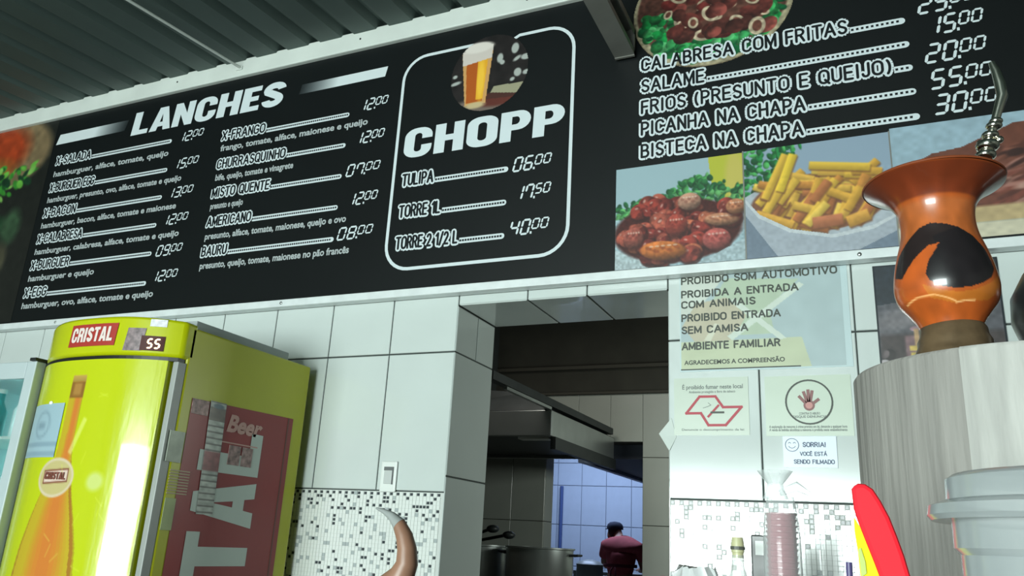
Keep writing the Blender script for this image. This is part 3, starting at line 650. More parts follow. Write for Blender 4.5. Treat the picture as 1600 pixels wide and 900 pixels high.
# beer glass disc
cv = Cv(130, 130, (30, 26, 26)); rnd = random.Random(2); cv.noise(.6, 9, 4)
cv.ell(58, 120, 58, 16, (110, 96, 88), soft=6); cv.ell(85, 112, 40, 12, (92, 44, 36), soft=5); cv.poly([(75, 90), (122, 92), (112, 108), (70, 100)], (150, 146, 120)); cv.poly([(70, 100), (112, 108), (108, 113), (60, 110)], (70, 40, 34))
for x, y, a, b in ((82, 44, 5, 8), (106, 32, 6, 9), (86, 52, 4, 4), (110, 50, 7, 3), (124, 50, 8, 5), (112, 74, 6, 7), (126, 76, 6, 4), (104, 84, 4, 3), (8, 62, 4, 3), (10, 74, 9, 3)): cv.ell(x, y, a, b, (165, 170, 165), rnd.uniform(-.6, .1), soft=2)
cv.poly([(18, 26), (70, 22), (62, 116), (28, 116)], (198, 150, 92)); cv.poly([(26, 44), (62, 40), (56, 112), (30, 112)], (170, 84, 26)); cv.poly([(46, 40), (62, 40), (57, 108), (46, 108)], (222, 160, 40)); cv.ell(52, 74, 6, 34, (236, 186, 60), soft=4)
cv.poly([(18, 22), (70, 16), (68, 40), (20, 46)], (200, 190, 182)); cv.ell(44, 18, 26, 9, (214, 206, 198), soft=3); cv.ell(45, 117, 16, 5, (190, 170, 130), soft=3)
cv.mask = ((cv.xx - 65) ** 2 + (cv.yy - 65) ** 2 < 64 ** 2); sign_print('beer_photograph', cv, -.592, -.455, .64, .777, True)
# sausage plate
cv = Cv(210, 170, (110, 96, 74)); cv.ell(105, 60, 104, 100, (170, 160, 130), soft=3); cv.ell(105, 55, 98, 92, (96, 60, 50), soft=3)
cv.blobs(10, 60, 200, 150, 380, 8, [(20, 140, 66), (30, 110, 56), (90, 180, 112), (10, 96, 52), (60, 160, 90)], 8, sh=.4, region=lambda x, y: ((x - 105) / 98) ** 2 + ((y - 60) / 90) ** 2 < 1 and (y > 112 or x < 55 or x > 175))
rnd = random.Random(11)
for i in range(80):
    x, y = rnd.uniform(45, 175), rnd.uniform(10, 112)
    if i % 3: cv.ell(x, y, rnd.uniform(9, 15), rnd.uniform(7, 12), rnd.choice([(116, 46, 42), (98, 46, 40), (136, 68, 60), (80, 42, 36)]), rnd.uniform(0, 3), sh=.4)
    else:
        q = rnd.uniform(8, 15); a = rnd.uniform(0, 3); cv.ell(x, y, q, q * .7, (196, 178, 150), a); cv.ell(x, y, q * .62, q * .4, (112, 66, 54), a)
cv.noise(.5, 4, 3); cv.a *= .9; cv.mask = (((cv.xx - 105) / 104) ** 2 + ((cv.yy - 60) / 102) ** 2 < 1)
sign_print('sausage_photograph', cv, -.290, -.062, .640, .803, True)
# grilled meat
cv = Cv(190, 168, (160, 186, 194)); cv.poly([(140, -1), (191, -1), (191, 80), (146, 60)], (186, 188, 60)); cv.ell(178, 40, 14, 46, (200, 186, 92), soft=8); cv.poly([(0, 168), (0, 134), (66, 168)], (180, 196, 200))
rnd = random.Random(12)
for i in range(420):
    x, y = rnd.uniform(0, 190), rnd.uniform(28, 84); top = 62 - 26 * math.exp(-((x - 128) / 34) ** 2) - .12 * min(x, 90)
    if y > top: cv.ell(x, y, rnd.uniform(3, 7), rnd.uniform(2, 5), rnd.choice([(40, 110, 60), (70, 150, 80), (24, 80, 44), (100, 170, 100), (30, 96, 52)]), rnd.uniform(0, 3), soft=1.6, sh=.4)
def lumps(cv, n, inside, r, cols, seed, asp=(.55, .95)):
    rnd = random.Random(seed); pts = [(rnd.uniform(0, cv.w), rnd.uniform(0, cv.h)) for _ in range(n * 3)]; pts = [p for p in pts if inside(*p)][:n]; pts.sort(key=lambda p: p[1])
    for x, y in pts:
        c = rnd.choice(cols); q = r * rnd.uniform(.7, 1.2); a = rnd.uniform(-1.2, 1.2); b = q * rnd.uniform(*asp)
        cv.ell(x + 1.5, y + 2.5, q * 1.08, b * 1.12, (52, 20, 18), a, soft=2.5, k=.8); cv.ell(x, y, q, b, c, a, soft=1.8, sh=.55)
        for _ in range(4): cv.ell(x + rnd.uniform(-.6, .6) * q, y + rnd.uniform(-.6, .5) * b, q * .3, b * .22, rnd.choice([(c[0] * .62, c[1] * .5, c[2] * .5), (min(255, c[0] * 1.25), c[1] * 1.25, c[2] * 1.2)]), a + rnd.uniform(-.5, .5), soft=2, k=.7)
        cv.ell(x - q * .3, y - b * .45, q * .2, b * .14, (226, 190, 176), a, soft=1.5, k=.65)
cv.ell(92, 112, 94, 50, (70, 26, 22), soft=4)
lumps(cv, 60, lambda x, y: ((x - 92) / 88) ** 2 + ((y - 108) / 52) ** 2 < 1 and y > 58, 14, [(146, 54, 44), (124, 44, 38), (158, 78, 62), (136, 58, 48), (168, 92, 66), (112, 40, 34)], 14)
for x, y, a, b, c in ((112, 68, 17, 14, (180, 134, 112)), (158, 102, 24, 10, (176, 122, 92)), (150, 132, 20, 17, (170, 84, 78)), (72, 142, 34, 15, (186, 106, 50)), (92, 104, 16, 18, (152, 62, 50)), (178, 84, 14, 12, (178, 118, 84)), (28, 118, 15, 17, (150, 78, 66))):
    cv.ell(x + 1, y + 3, a * 1.05, b * 1.1, (56, 22, 18), .1, soft=3, k=.7); cv.ell(x, y, a, b, c, .1, sh=.6, soft=2)
    for k in range(5): cv.ell(x - a * .6 + k * a * .3, y - b * .3 + (k % 2) * b * .3, a * .16, b * .18, (c[0] * .75, c[1] * .6, c[2] * .6), .4, soft=2, k=.6); cv.ell(x - a * .5 + k * a * .26, y - b * .5, a * .1, b * .1, (230, 206, 190), 0, soft=1, k=.6)
cv.poly([(118, 169), (191, 134), (191, 169)], (170, 188, 194)); cv.poly([(0, 148), (56, 169), (0, 169)], (176, 190, 194)); cv.noise(.3, 3, 9, where=(cv.yy - 60) / 10); cv.a *= .93
sign_print('grilled_meat_photograph', cv, -.311, -.1395, .358, .507)
# chips
cv = Cv(200, 168, (146, 166, 184)); rnd = random.Random(21)
for i in range(260):
    x, y = rnd.uniform(0, 86), rnd.uniform(0, 96)
    if x * .85 + y * .62 < 70: cv.ell(x, y, rnd.uniform(3, 7), rnd.uniform(2, 5), rnd.choice([(36, 130, 66), (24, 96, 50), (80, 172, 92), (20, 80, 44), (56, 150, 76)]), rnd.uniform(0, 3), soft=1.6, sh=.4)
cv.poly([(-1, 74), (14, 66), (30, 70), (186, 100), (201, 96), (201, 169), (-1, 169)], (176, 184, 192))
cv.ell(100, 92, 92, 44, (128, 84, 62), soft=2)
def chip(x, y, l, w, a, c):
    cv.rect(x - l / 2 + 1, y - w / 2 + 2.5, x + l / 2 + 1, y + w / 2 + 2.5, (112, 70, 44), a, soft=3, k=.75); cv.rect(x - l / 2, y - w / 2, x + l / 2, y + w / 2, c, a, sh=.18, soft=2.6)
    cv.rect(x - l / 2 + 3, y - w / 2 + 2, x + l / 2 - 4, y - w / 6, (min(255, c[0] * 1.1), min(255, c[1] * 1.12), c[2] * 1.2), a, soft=2.5, k=.55)
CC = [(216, 172, 66), (204, 154, 60), (190, 128, 58), (222, 184, 82), (176, 108, 62), (210, 164, 70)]
for i in range(34):
    x = rnd.uniform(30, 176); y = rnd.uniform(44, 78) + abs(x - 95) * .12; chip(x, y, rnd.uniform(36, 52), 11, rnd.choice([.15, .3, .2, -.7, .4, .1]), rnd.choice(CC))
for i in range(44):
    x = rnd.uniform(24, 178); y = rnd.uniform(70, 126)
    if ((x - 100) / 86) ** 2 + ((y - 88) / 40) ** 2 < 1: chip(x, y, rnd.uniform(32, 46), 12.5, rnd.choice([-.9, -1.1, -.8, -1.2, .35, .5, -1.0]), rnd.choice(CC))
chip(44, 46, 74, 12, -1.12, (214, 170, 62)); chip(60, 42, 60, 13, -1.2, (222, 186, 60)); chip(132, 42, 82, 12, .17, (212, 172, 62)); chip(40, 112, 56, 13, .42, (208, 156, 64)); chip(152, 122, 30, 17, -.3, (204, 150, 66)); chip(112, 122, 40, 17, -.05, (180, 110, 74))
cv.poly([(-1, 74), (20, 102), (62, 128), (118, 142), (170, 134), (201, 120), (201, 169), (-1, 169)], (168, 176, 186)); cv.poly([(-1, 74), (20, 102), (62, 128), (118, 142), (170, 134), (201, 120), (201, 124), (172, 139), (118, 147), (60, 133), (18, 107), (-1, 80)], (200, 206, 210)); cv.poly([(-1, 100), (44, 169), (-1, 169)], (116, 130, 146)); cv.poly([(201, 144), (201, 169), (146, 169)], (116, 130, 146)); cv.noise(.1, 4, 8, where=(cv.yy - 40) / 10); cv.a *= .93
sign_print('chips_photograph', cv, -.1375, .036, .358, .508)
# steak on a board
cv = Cv(300, 150, (160, 186, 200)); cv.poly([(0, 62), (40, 40), (70, 36), (120, 14), (200, 8), (301, 20), (301, 130), (0, 130)], (112, 66, 52))
rnd = random.Random(31)
for i in range(420):
    x, y = rnd.uniform(5, 300), rnd.uniform(16, 112)
    if y > 68 - x * .26:
        low = y > 62; cv.ell(x, y, rnd.uniform(8, 24), rnd.uniform(2, 5), rnd.choice([(150, 96, 84), (166, 116, 104), (128, 72, 60), (182, 140, 126), (96, 56, 48)] if low and x > 90 else [(92, 54, 44), (120, 72, 58), (70, 42, 36), (140, 88, 72), (60, 38, 34)]), -.3 + rnd.uniform(-.3, .3), soft=2)
cv.rect(0, 112, 300, 132, (196, 172, 128), 0, soft=4); cv.rect(0, 132, 300, 150, (214, 206, 180), 0, soft=2); cv.noise(.14, 5, 7); cv.a *= .9
sign_print('steak_photograph', cv, .0375, .36, .36, .512)
for u in (-.1385, .0368): MB().box(su(u) - .0025, SY - .002, sz(.358), su(u) + .0025, SY, sz(.509)).build('panel_joint', M_GSTEEL, board)

# ================================================================== things on the tiled wall
def placard(name, label, cat, u0, u1, v0, v1, rgb, th=.003, tilt=0):
    p = thing(name, label, cat, ((u0 + u1) / 2 * D, D, v0 * D + H))
    MB().box(u0 * D, D - th, v0 * D + H, u1 * D, D - .0002, v1 * D + H).build('sheet', mat(name + '_stock_' + str(rgb[0]), rgb, .3, var=.02), p); return p
PINK = mat('sign_print_black', (58, 64, 56), .5); GREY_T = mat('sign_print_grey', (110, 118, 114), .5)
YW = D - .0042
p = placard('rules_sign', 'large pale green and cream house rules sign with black capitals under the menu board', 'sign', -.2235, -.0225, .2155, .3435, (186, 204, 206))
cv = Cv(200, 130, (172, 190, 192)); cv.poly([(0, 0), (62, 0), (28, 42), (0, 60)], (206, 212, 202)); cv.poly([(60, 8), (150, 16), (112, 50), (118, 86), (70, 86), (30, 86), (20, 62), (40, 40)], (180, 196, 172)); cv.poly([(20, 40), (60, 34), (84, 60), (66, 92), (18, 92), (2, 70)], (192, 184, 160))
cv.poly([(0, 92), (150, 92), (160, 130), (0, 130)], (192, 200, 168)); cv.poly([(60, 86), (150, 20), (156, 24), (66, 92)], (208, 218, 206)); cv.poly([(64, 40), (70, 36), (132, 92), (124, 94)], (208, 218, 206)); cv.poly([(30, 90), (44, 68), (50, 70), (38, 92)], (210, 210, 190)); cv.noise(.05, 12, 2); cv.a *= .95
sign_print('printed_shapes', cv, -.222, -.03, .2175, .342, False, D - .0036, p, D)
for s, u1, v in [('PROIBIDO SOM AUTOMOTIVO', -.034, .3305), ('PROIBIDA A ENTRADA', -.079, .3125), ('COM ANIMAIS', -.13, .2985), ('PROIBIDO ENTRADA', -.101, .281), ('SEM CAMISA', -.14, .265), ('AMBIENTE FAMILIAR', -.103, .244)]:
    mb = MB(); sline(mb, s, -.2205 * D, u1 * D, v * D + H, .0083 * D, .006, YW, 0, .22); mb.build('lettering', PINK, p, fix=False)
mb = MB(); text_line(mb, 'AGRADECEMOS A COMPREENSÃO', -.218 * D, -.098 * D, .2245 * D + H, .0052 * D, YW, 0, .03); mb.build('lettering', PINK, p, fix=False)
MB().box(-.2225 * D, YW, .2175 * D + H, -.08 * D, D - .003, .219 * D + H).build('underline', PINK, p)
p = placard('no_smoking_sign', 'pale paper no smoking notice with a red angular emblem, the left lower notice', 'sign', -.2315, -.1415, .137, .2075, (190, 200, 186))
mb = MB(); text_line(mb, 'É proibido fumar neste local', -.221 * D, -.148 * D, .1935 * D + H, .005 * D, YW, 0, .02)
text_line(mb, 'Ambiente protegido e livre de tabaco', -.213 * D, -.157 * D, .1885 * D + H, .003 * D, YW, 0, .01); text_line(mb, 'Denuncie o descumprimento da lei', -.222 * D, -.148 * D, .1425 * D + H, .0026 * D, YW, 0, .01); mb.build('lettering', GREY_T, p, fix=False)
RED = mat('sign_print_red', (176, 50, 66), .5)
def EP(x, y): return ((-.2185 + .0685 * x) * D, (.149 + .035 * y) * D + H)       # emblem box
def polyline(mb, pts, w, closed=True, Y=YW, mi=0):
    q = pts + [pts[0]] if closed else pts
    for a, b in zip(q[:-1], q[1:]):
        Y -= .00003; dx, dz = b[0] - a[0], b[1] - a[1]; l = math.hypot(dx, dz); nx, nz = -dz / l * w / 2, dx / l * w / 2; ex, ez = dx / l * w * .4, dz / l * w * .4
        mb.add([(a[0] + nx - ex, Y, a[1] + nz - ez), (a[0] - nx - ex, Y, a[1] - nz - ez), (b[0] - nx + ex, Y, b[1] - nz + ez), (b[0] + nx + ex, Y, b[1] + nz + ez)], [(0, 1, 2, 3)], mi)
mb = MB(); polyline(mb, [EP(*q) for q in [(.03, .42), (.27, 1), (.55, 1), (.68, .62), (1, .62), (.72, 0), (.42, 0), (.29, .42)]], .0092); polyline(mb, [EP(.42, .3), EP(.6, .68)], .008, False); mb.build('emblem', RED, p, fix=False)
mb = MB(); mb.box((-.2185 + .0685 * .46) * D, YW - .0005, .1632 * D + H, (-.2185 + .0685 * .7) * D, YW, .1656 * D + H); polyline(mb, [EP(.42, .78), EP(.47, .7), EP(.4, .64), EP(.33, .6)], .0018, False, mi=1); mb.build('cigarette', [PINK, GREY_T], p, fix=False)
p = placard('hand_sign', 'pale paper notice with a pink palm inside a dark ring', 'sign', -.1225, -.027, .136, .2065, (190, 202, 186))
c0 = (-.0735 * D, .1752 * D + H); rr_ = .0255 * D
mb = MB(); ring = [(c0[0] + rr_ * math.cos(2 * PI * i / 40), c0[1] + rr_ * math.sin(2 * PI * i / 40)) for i in range(40)]; polyline(mb, ring, .0058); mb.build('ring', PINK, p, fix=False)
HP = mat('sign_print_pink', (196, 138, 132), .5); mb = MB(); mb.add([(c0[0] + .018 * math.cos(a) * 1.05, YW, c0[1] - .012 + .019 * math.sin(a)) for a in [2 * PI * i / 16 for i in range(16)]], [tuple(range(16))])
for a, l in ((2.45, .042), (1.95, .045), (1.6, .048), (1.3, .046), (.45, .036)):
    polyline(mb, [(c0[0] + .008 * math.cos(a), c0[1] - .010), (c0[0] + l * .95 * math.cos(a), c0[1] - .008 + l * math.sin(a))], .0105, False)
mb.build('palm', mat('sign_print_rose', (134, 88, 86), .5), p, fix=False)
mb = MB(); mb.add([(c0[0] + .012 * math.cos(a), YW - .0006, c0[1] - .012 + .012 * math.sin(a)) for a in [2 * PI * i / 16 for i in range(16)]], [tuple(range(16))]); mb.build('palm_centre', HP, p, fix=False)
mb = MB()
for v, a, b, c, d in ((.1605, -.085, -.062, .0026, 'CONTRA O ABUSO'), (.1568, -.092, -.055, .0026, 'DISQUE DENUNCIA'), (.1452, -.119, -.034, .003, 'A exploração de menores é crime previsto em lei, denuncie a qualquer hora'), (.1415, -.119, -.034, .003, 'A venda de bebidas alcoólicas a menores é proibida neste estabelecimento')):
    text_line(mb, d, a * D, b * D, v * D + H, c * D, YW, 0, .02)
mb.build('lettering', GREY_T, p, fix=False)
p = placard('camera_notice', 'small white rectangular notice with a smiling face and three lines of blue-grey letters', 'sign', -.1045, -.0465, .1, .1355, (214, 226, 240), .006)
mb = MB(); BT = mat('sign_print_blue', (84, 96, 120), .5); yy = D - .0068
sline(mb, 'SORRIA!', -.0825 * D, -.0585 * D, .1235 * D + H, .0048 * D, .0034, yy); sline(mb, 'VOCÊ ESTÁ', -.086 * D, -.0575 * D, .1135 * D + H, .004 * D, .0028, yy); sline(mb, 'SENDO FILMADO', -.093 * D, -.050 * D, .1045 * D + H, .0042 * D, .003, yy)
mb.build('lettering', BT, p, fix=False)
fc = (-.0945 * D, .1255 * D + H); mb = MB(); polyline(mb, [(fc[0] + .022 * math.cos(2 * PI * i / 24), fc[1] + .022 * math.sin(2 * PI * i / 24)) for i in range(24)], .0022, Y=yy)
polyline(mb, [(fc[0] + .012 * math.cos(a), fc[1] + .001 + .012 * math.sin(a)) for a in [PI * 1.15 + PI * .7 * i / 8 for i in range(9)]], .002, False, Y=yy)
for s in (-1, 1): polyline(mb, [(fc[0] + s * .008 - .004, fc[1] + .006), (fc[0] + s * .008, fc[1] + .009), (fc[0] + s * .008 + .004, fc[1] + .006)], .002, False, Y=yy)
mb.build('smiling_face', BT, p, fix=False)
# dark poster behind the gourd
p = placard('dark_poster', 'dark poster with a pale yellow pepper mill print, behind the gourd', 'poster', .0055, .1335, .17, .3345, (30, 36, 42), .008)
cv = Cv(130, 165, (34, 42, 50)); cv.poly([(0, 48), (130, 30), (130, 100), (0, 110)], (78, 78, 84)); cv.ell(40, 60, 50, 14, (112, 108, 112), -.3, soft=10); cv.rect(0, 84, 130, 165, (60, 52, 52), soft=6); cv.blobs(0, 95, 130, 165, 80, 7, [(50, 40, 40), (90, 80, 82), (140, 134, 136), (40, 34, 34)], 6)
cv.rect(27, 86, 51, 165, (118, 92, 96), soft=3); cv.ell(39, 78, 6, 3, (150, 120, 130)); cv.rect(37, 78, 42, 98, (170, 138, 100), soft=2); cv.rect(31, 98, 47, 104, (186, 160, 84), soft=2); cv.rect(32, 106, 46, 116, (190, 166, 84), soft=2); cv.ell(39, 140, 12, 26, (202, 184, 96), soft=3, sh=.3); cv.noise(.3, 4, 5)
sign_print('poster_print', cv, .0075, .1315, .172, .3325, False, D - .0086, p, D)
# paper scrap at the opening's right edge, tape film on the tiles
o = MB(); o.slab([(OX1 - .035, D - .004, .139 * D + H), (OX1 + .004, D - .006, .118 * D + H + .0), (OX1 + .03, D - .002, .135 * D + H), (OX1 + .012, D - .003, .158 * D + H)], (0, .002, 0))
tag(o.build('paper_scrap', mat('white_paper', (206, 214, 208), .7, var=.04)), 'small torn white paper scrap stuck at the right edge of the opening', 'paper')
# switch plate
p = thing('light_switch', 'white light switch plate on the tiles left of the opening', 'light switch', (-.636 * D, D, .059 * D + H))
MB().box(-.6485 * D, D - .012, .059 * D + H, -.6225 * D, D - .0003, .1015 * D + H).build('plate', mat('white_plastic', (222, 226, 222), .3), p, bevel=.006)
MB().box(-.642 * D, D - .016, .07 * D + H, -.629 * D, D - .011, .0915 * D + H).build('rocker', mat('grey_plastic', (188, 192, 190), .3), p, bevel=.003)
MB().box(-.642 * D, D - .0175, .0885 * D + H, -.6285 * D, D - .0115, .0935 * D + H).build('rocker_shadow', mat('shadow_plastic', (96, 100, 100), .4), p)  # dark strips above and beside the rocker: its shadow built in as colour
MB().box(-.6285 * D, D - .0175, .0695 * D + H, -.627 * D, D - .0115, .0935 * D + H).build('rocker_shadow', mat('shadow_plastic', (96, 100, 100), .4), p)

# roof conduit + steel channel
a0 = W(376, 106, SY - .03); a1 = W(200, 0, 2.2)
cd = thing('roof_conduit', 'thin pale conduit running under the corrugated roof down to the rail of the menu board', 'conduit', a0)
MB().tube([a1 + (a1 - a0) * .5, a0], .0075, 8).build('tube', M_ALU, cd, smooth=True)
MB().box(a0.x - .03, SY - .034, a0.z - .012, a0.x + .012, SY - .022, a0.z + .012).build('clip', M_ALU, cd, bevel=.003)
ch = thing('steel_channel', 'grey folded steel channel hanging under the roof, its end against the menu board', 'beam', (-.905, 2.5, H + 2.0))
bx0, bx1 = -.319 * 2.9, -.289 * 2.9; bz = .695 * 2.9 + H; ye = 2.935; ys = .9
mb = MB(); mb.box(bx0, ys, bz, bx1, ye, bz + .004); mb.box(bx0, ys, bz + .004, bx0 + .004, ye, bz + .13); mb.box(bx1 - .004, ys, bz + .004, bx1, ye, bz + .025); mb.box(bx0 + .004, ys, bz + .126, bx1, ye, bz + .13); mb.box(bx1 - .004, ys, bz + .1, bx1, ye, bz + .126)
mb.build('web', M_GSTEEL, ch)
MB().box(bx0 - .0, ye - .012, bz - .004, bx1, ye, bz + .13).build('end_plate', M_GSTEEL, ch)
MB().box(bx1 - .05, ys, bz + .05, bx1 - .035, ye - .02, bz + .08).build('stiffener', M_GSTEEL, ch)
for k, y in enumerate((1.1, 2.2)): MB().box(bx0 + .02, y, bz + .13, bx0 + .05, y + .03, roof_z(y) + .01).build('hanger', M_GSTEEL, ch)

# ================================================================== YELLOW COOLER
fr = thing('beer_cooler', 'tall bright yellow beer cooler with a bowed door and a red sticker on its side', 'refrigerator', (-2.7, 2.5, 0))
FX0, FX1, FY, FB = -3.07, -2.34, 2.19, 2.94
FT = .714 + H
MB().box(FX0, FY + .03, .08, FX1, FB, FT).build('body', M_YELS, fr, bevel=.008)
for x in (FX0 + .06, FX1 - .06):
    for y in (FY + .08, FB - .08): MB().lathe((x, y, 0), [(.02, 0), (.02, .085)], 12).build('foot', M_BLACK, fr)
def bowY(x, sag=.115):
    t = (x - (FX0 + FX1) / 2) / ((FX1 - FX0) / 2); return FY - sag * (1 - abs(t) ** 2.6)
def bowed(z0, z1, back, sag, mb, x0=FX0, x1=FX1, n=24, mi=0, crown=0):
    pts = [(x0 + (x1 - x0) * i / n) for i in range(n + 1)]
    lo = [(x, bowY(x, sag), z0) for x in pts] + [(x1, back, z0), (x0, back, z0)]
    t = lambda x: abs((x - (x0 + x1) / 2) / ((x1 - x0) / 2))
    hi = [(x, bowY(x, sag), z1 + crown * (1 - t(x) ** 3)) for x in pts] + [(x1, back, z1), (x0, back, z1)]
    k = len(lo); mb.add(lo + hi, [tuple(range(k))[::-1], tuple(range(k, 2 * k))] + [(i, (i + 1) % k, (i + 1) % k + k, i + k) for i in range(k)], mi); return mb
bowed(.588 + H, .728 + H, FY + .06, .115, MB(), crown=.01).build('header', M_YEL, fr, smooth=True, bevel=.012)
bowed(.574 + H, .588 + H, FY + .03, .10, MB(), FX0 + .01, FX1 - .01).build('header_gap', M_BLACK, fr)
DX0, DX1 = FX0 + .004, FX1 - .03
MB().box(FX1 - .028, FY - .01, .12, FX1 - .002, FY + .03, .574 + H).build('door_frame', M_GASK, fr, bevel=.003)
MB().box(FX1 - .034, FY - .0, .12, FX1 - .027, FY + .02, .574 + H).build('gasket', M_BLACK, fr)
door = bowed(.12, .574 + H, FY + .028, .105, MB(), FX0 + .002, FX1 - .036).build('door', M_YEL, fr, smooth=True)
# painted door skin
cv = Cv(200, 400, (184, 196, 8)); Wd = (FX1 - .036) - (FX0 + .002); Hd = .574 + H - .12
def cx(x): return (x - FX0 - .002) / Wd * 199
def cz(z): return (.574 - z) / Hd * 399
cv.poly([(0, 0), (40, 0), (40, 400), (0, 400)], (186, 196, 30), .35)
bc = -2.72
def hw(z, w): return [(cx(bc - w), cz(z)), (cx(bc + w), cz(z))]
prof = [(.5, .036), (.42, .034), (.3, .034), (.22, .042), (.15, .06), (.08, .082), (0, .112), (-.1, .142), (-.2, .156), (-.6, .16), (-.85, .155)]
def bottle(k, col, dx=0): cv.poly([(cx(bc + dx - w * k), cz(z)) for z, w in prof] + [(cx(bc + dx + w * k), cz(z)) for z, w in prof[::-1]], col)
bottle(1.02, (168, 150, 24)); bottle(.97, (160, 110, 30)); bottle(.9, (186, 160, 34), -.006)
for q, c in ((.66, (188, 152, 36)), (.56, (192, 142, 38)), (.46, (196, 132, 42)), (.34, (200, 124, 44)), (.2, (200, 118, 46))): bottle(q, c, .012)
cv.rect(cx(bc - .036), cz(.515), cx(bc + .036), cz(.49), (172, 140, 70), soft=1.5, sh=.1); cv.rect(cx(bc - .036), cz(.49), cx(bc + .036), cz(.43), (134, 92, 36), soft=1.5); cv.rect(cx(bc - .02), cz(.485), cx(bc + .02), cz(.44), (166, 122, 60), soft=3)
cv.ell(cx(bc - .02), cz(.14), 27, 17, (206, 190, 160), soft=1.2); cv.ell(cx(bc - .02), cz(.14), 24, 14.5, (190, 176, 120), soft=1.2); 
cv.rect(cx(bc - .085), cz(.17), cx(bc + .045), cz(.12), (120, 66, 48), -.06, soft=1); cv.rect(cx(bc - .08), cz(.164), cx(bc + .04), cz(.126), (214, 190, 176), -.06, soft=1)
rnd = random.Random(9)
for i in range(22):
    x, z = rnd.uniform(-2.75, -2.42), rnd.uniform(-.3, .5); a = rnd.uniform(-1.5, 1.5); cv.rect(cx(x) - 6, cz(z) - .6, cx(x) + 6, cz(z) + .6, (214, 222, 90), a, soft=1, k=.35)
cv.ell(cx(-2.55), cz(.13), 10, 8, (206, 216, 190), soft=5, k=.6); cv.rect(cx(-2.68), cz(.36), cx(-2.66), cz(.22), (224, 228, 160), .4, soft=2, k=.5)  # soft pale spot and streak: glare painted into the door colour
dk = print_mat('enamel_print', .22, .4, bump=.12)
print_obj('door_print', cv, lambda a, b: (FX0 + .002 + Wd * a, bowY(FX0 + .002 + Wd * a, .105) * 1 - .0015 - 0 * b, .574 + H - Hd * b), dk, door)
def on_bow(sag): return lambda x, z: (x, bowY(x, sag) - .003, z)
mb = MB(); headline(mb, 'CRISTAL', bc - .075, bc + .035, .133 + H, .026, 0, P=on_bow(.107)); mb.build('label_lettering', mat('label_brown', (120, 66, 54), .5), door, fix=False)
# taped paper on the door
cvp = Cv(24, 24, (150, 176, 186)); cvp.rect(0, 17, 24, 18, (110, 134, 150), soft=1); cvp.rect(0, 21, 24, 22, (110, 134, 150), soft=1); cvp.ell(12, 9, 5, 6, (126, 150, 162), soft=1); cvp.ell(12, 9, 4, 5, (150, 176, 186), soft=1); cvp.rect(9, 8, 14, 11, (124, 148, 160), soft=1)
print_obj('taped_paper', cvp, lambda a, b: (-3.02 + .25 * a, bowY(-3.02 + .25 * a, .105) - .004, .412 + H - .2 * b), print_mat('paper_print', .35), door)
MB().ball((-2.86, bowY(-2.86, .105) - .005, .415 + H), .007, 6, sc=(1.4, .5, 1)).build('tape', mat('white_tape', (235, 238, 235), .2), door, smooth=True)
# header signs
hp = on_bow(.1155)
def hslab(x0, x1, z0, z1, off, m, name, sl=.0, par=fr, n=8):
    mb = MB(); vs = []
    for i in range(n + 1):
        x = x0 + (x1 - x0) * i / n
        for z in (z0, z1): y = bowY(x + sl * (z - z0), .1155) - off; vs.append((x + sl * (z - z0), y, z))
    mb.add(vs, [(2 * i, 2 * i + 2, 2 * i + 3, 2 * i + 1) for i in range(n)]); return mb.build(name, m, par, fix=False)
badge = hslab(-2.815, -2.575, .623 + H, .709 + H, .002, mat('red_badge', (164, 52, 44), .4), 'badge', .06)
mb = MB(); headline(mb, 'CRISTAL', -2.802, -2.588, .64 + H, .056, 0, P=lambda x, z: (x + .06 * (z - .625 - H), bowY(x, .1155) - .0035, z), gap=.06); mb.build('badge_lettering', mat('badge_pink', (222, 206, 200), .4), badge, fix=False)
hslab(-2.535, -2.468, .604 + H, .69 + H, .002, mat('grey_label', (120, 104, 106), .4, var=.5, scale=60), 'label_sticker', .1)
disp = hslab(-2.472, -2.394, .606 + H, .662 + H, .0025, mat('dark_red_glass', (70, 20, 16), .15), 'display')
LED = mat('led_segments', (255, 226, 170), .5, emit=3)
mb = MB()
for k in range(2): digit(mb, '5', -2.447 + k * .024, .616 + H, .0145, .033, 0, .0055, sl=.1)
mb.v = [(x, bowY(x, .1155) - .005, z) for x, y, z in mb.v]; mb.build('display_digits', LED, disp, fix=False)
hslab(-2.45, -2.396, .698 + H, .726 + H, .002, mat('white_label', (214, 214, 220), .4, var=.2, scale=80), 'label_sticker')
# red side sticker
SX = FX1 + .0015
stk = MB(); stk.add([(SX, 2.272, .455 + H), (SX, 2.272, .25), (SX, 2.862, .25), (SX, 2.862, .467 + H)], [(0, 1, 2, 3)]); stk = stk.build('side_sticker', M_RED, fr)
Ps = lambda a, b: (SX + .0015, a, b)
mb = MB()                                                             # big word running upwards
for chh, z0 in (('T', -.195), ('A', .0), ('L', .2), ('S', -.39), ('I', -.50), ('R', -.7)):
    w, v, f = GG[chh]; ht = .335; wdt = .175 / w if chh != 'I' else .08 / w
    y_top = 2.35; mb.add([(SX + .0015, y_top + ht * (1 - p[1]), z0 + p[0] * wdt + H) for p in v], f)
mb.build('side_lettering', mat('side_white', (190, 200, 192), .45), stk, fix=False)
mb = MB(); text_line(mb, 'Beer', 2.475, 2.66, .362 + H, .062, 0, 0, .04, P=Ps, slant=.25); mb.build('side_lettering', mat('side_pink', (196, 150, 140), .45), stk, fix=False)
mb = MB(); mb.box(SX, 2.862 - .035, .25, SX + .0012, 2.862 - .028, .465 + H); mb.build('sticker_edge', mat('sticker_brown', (96, 50, 40), .5), stk)
mb = MB(); mb.box(SX, 2.43, .315 + H, SX + .0018, 2.66, .32 + H); mb.build('rule_line', mat('side_pink', (196, 150, 140), .45), stk)
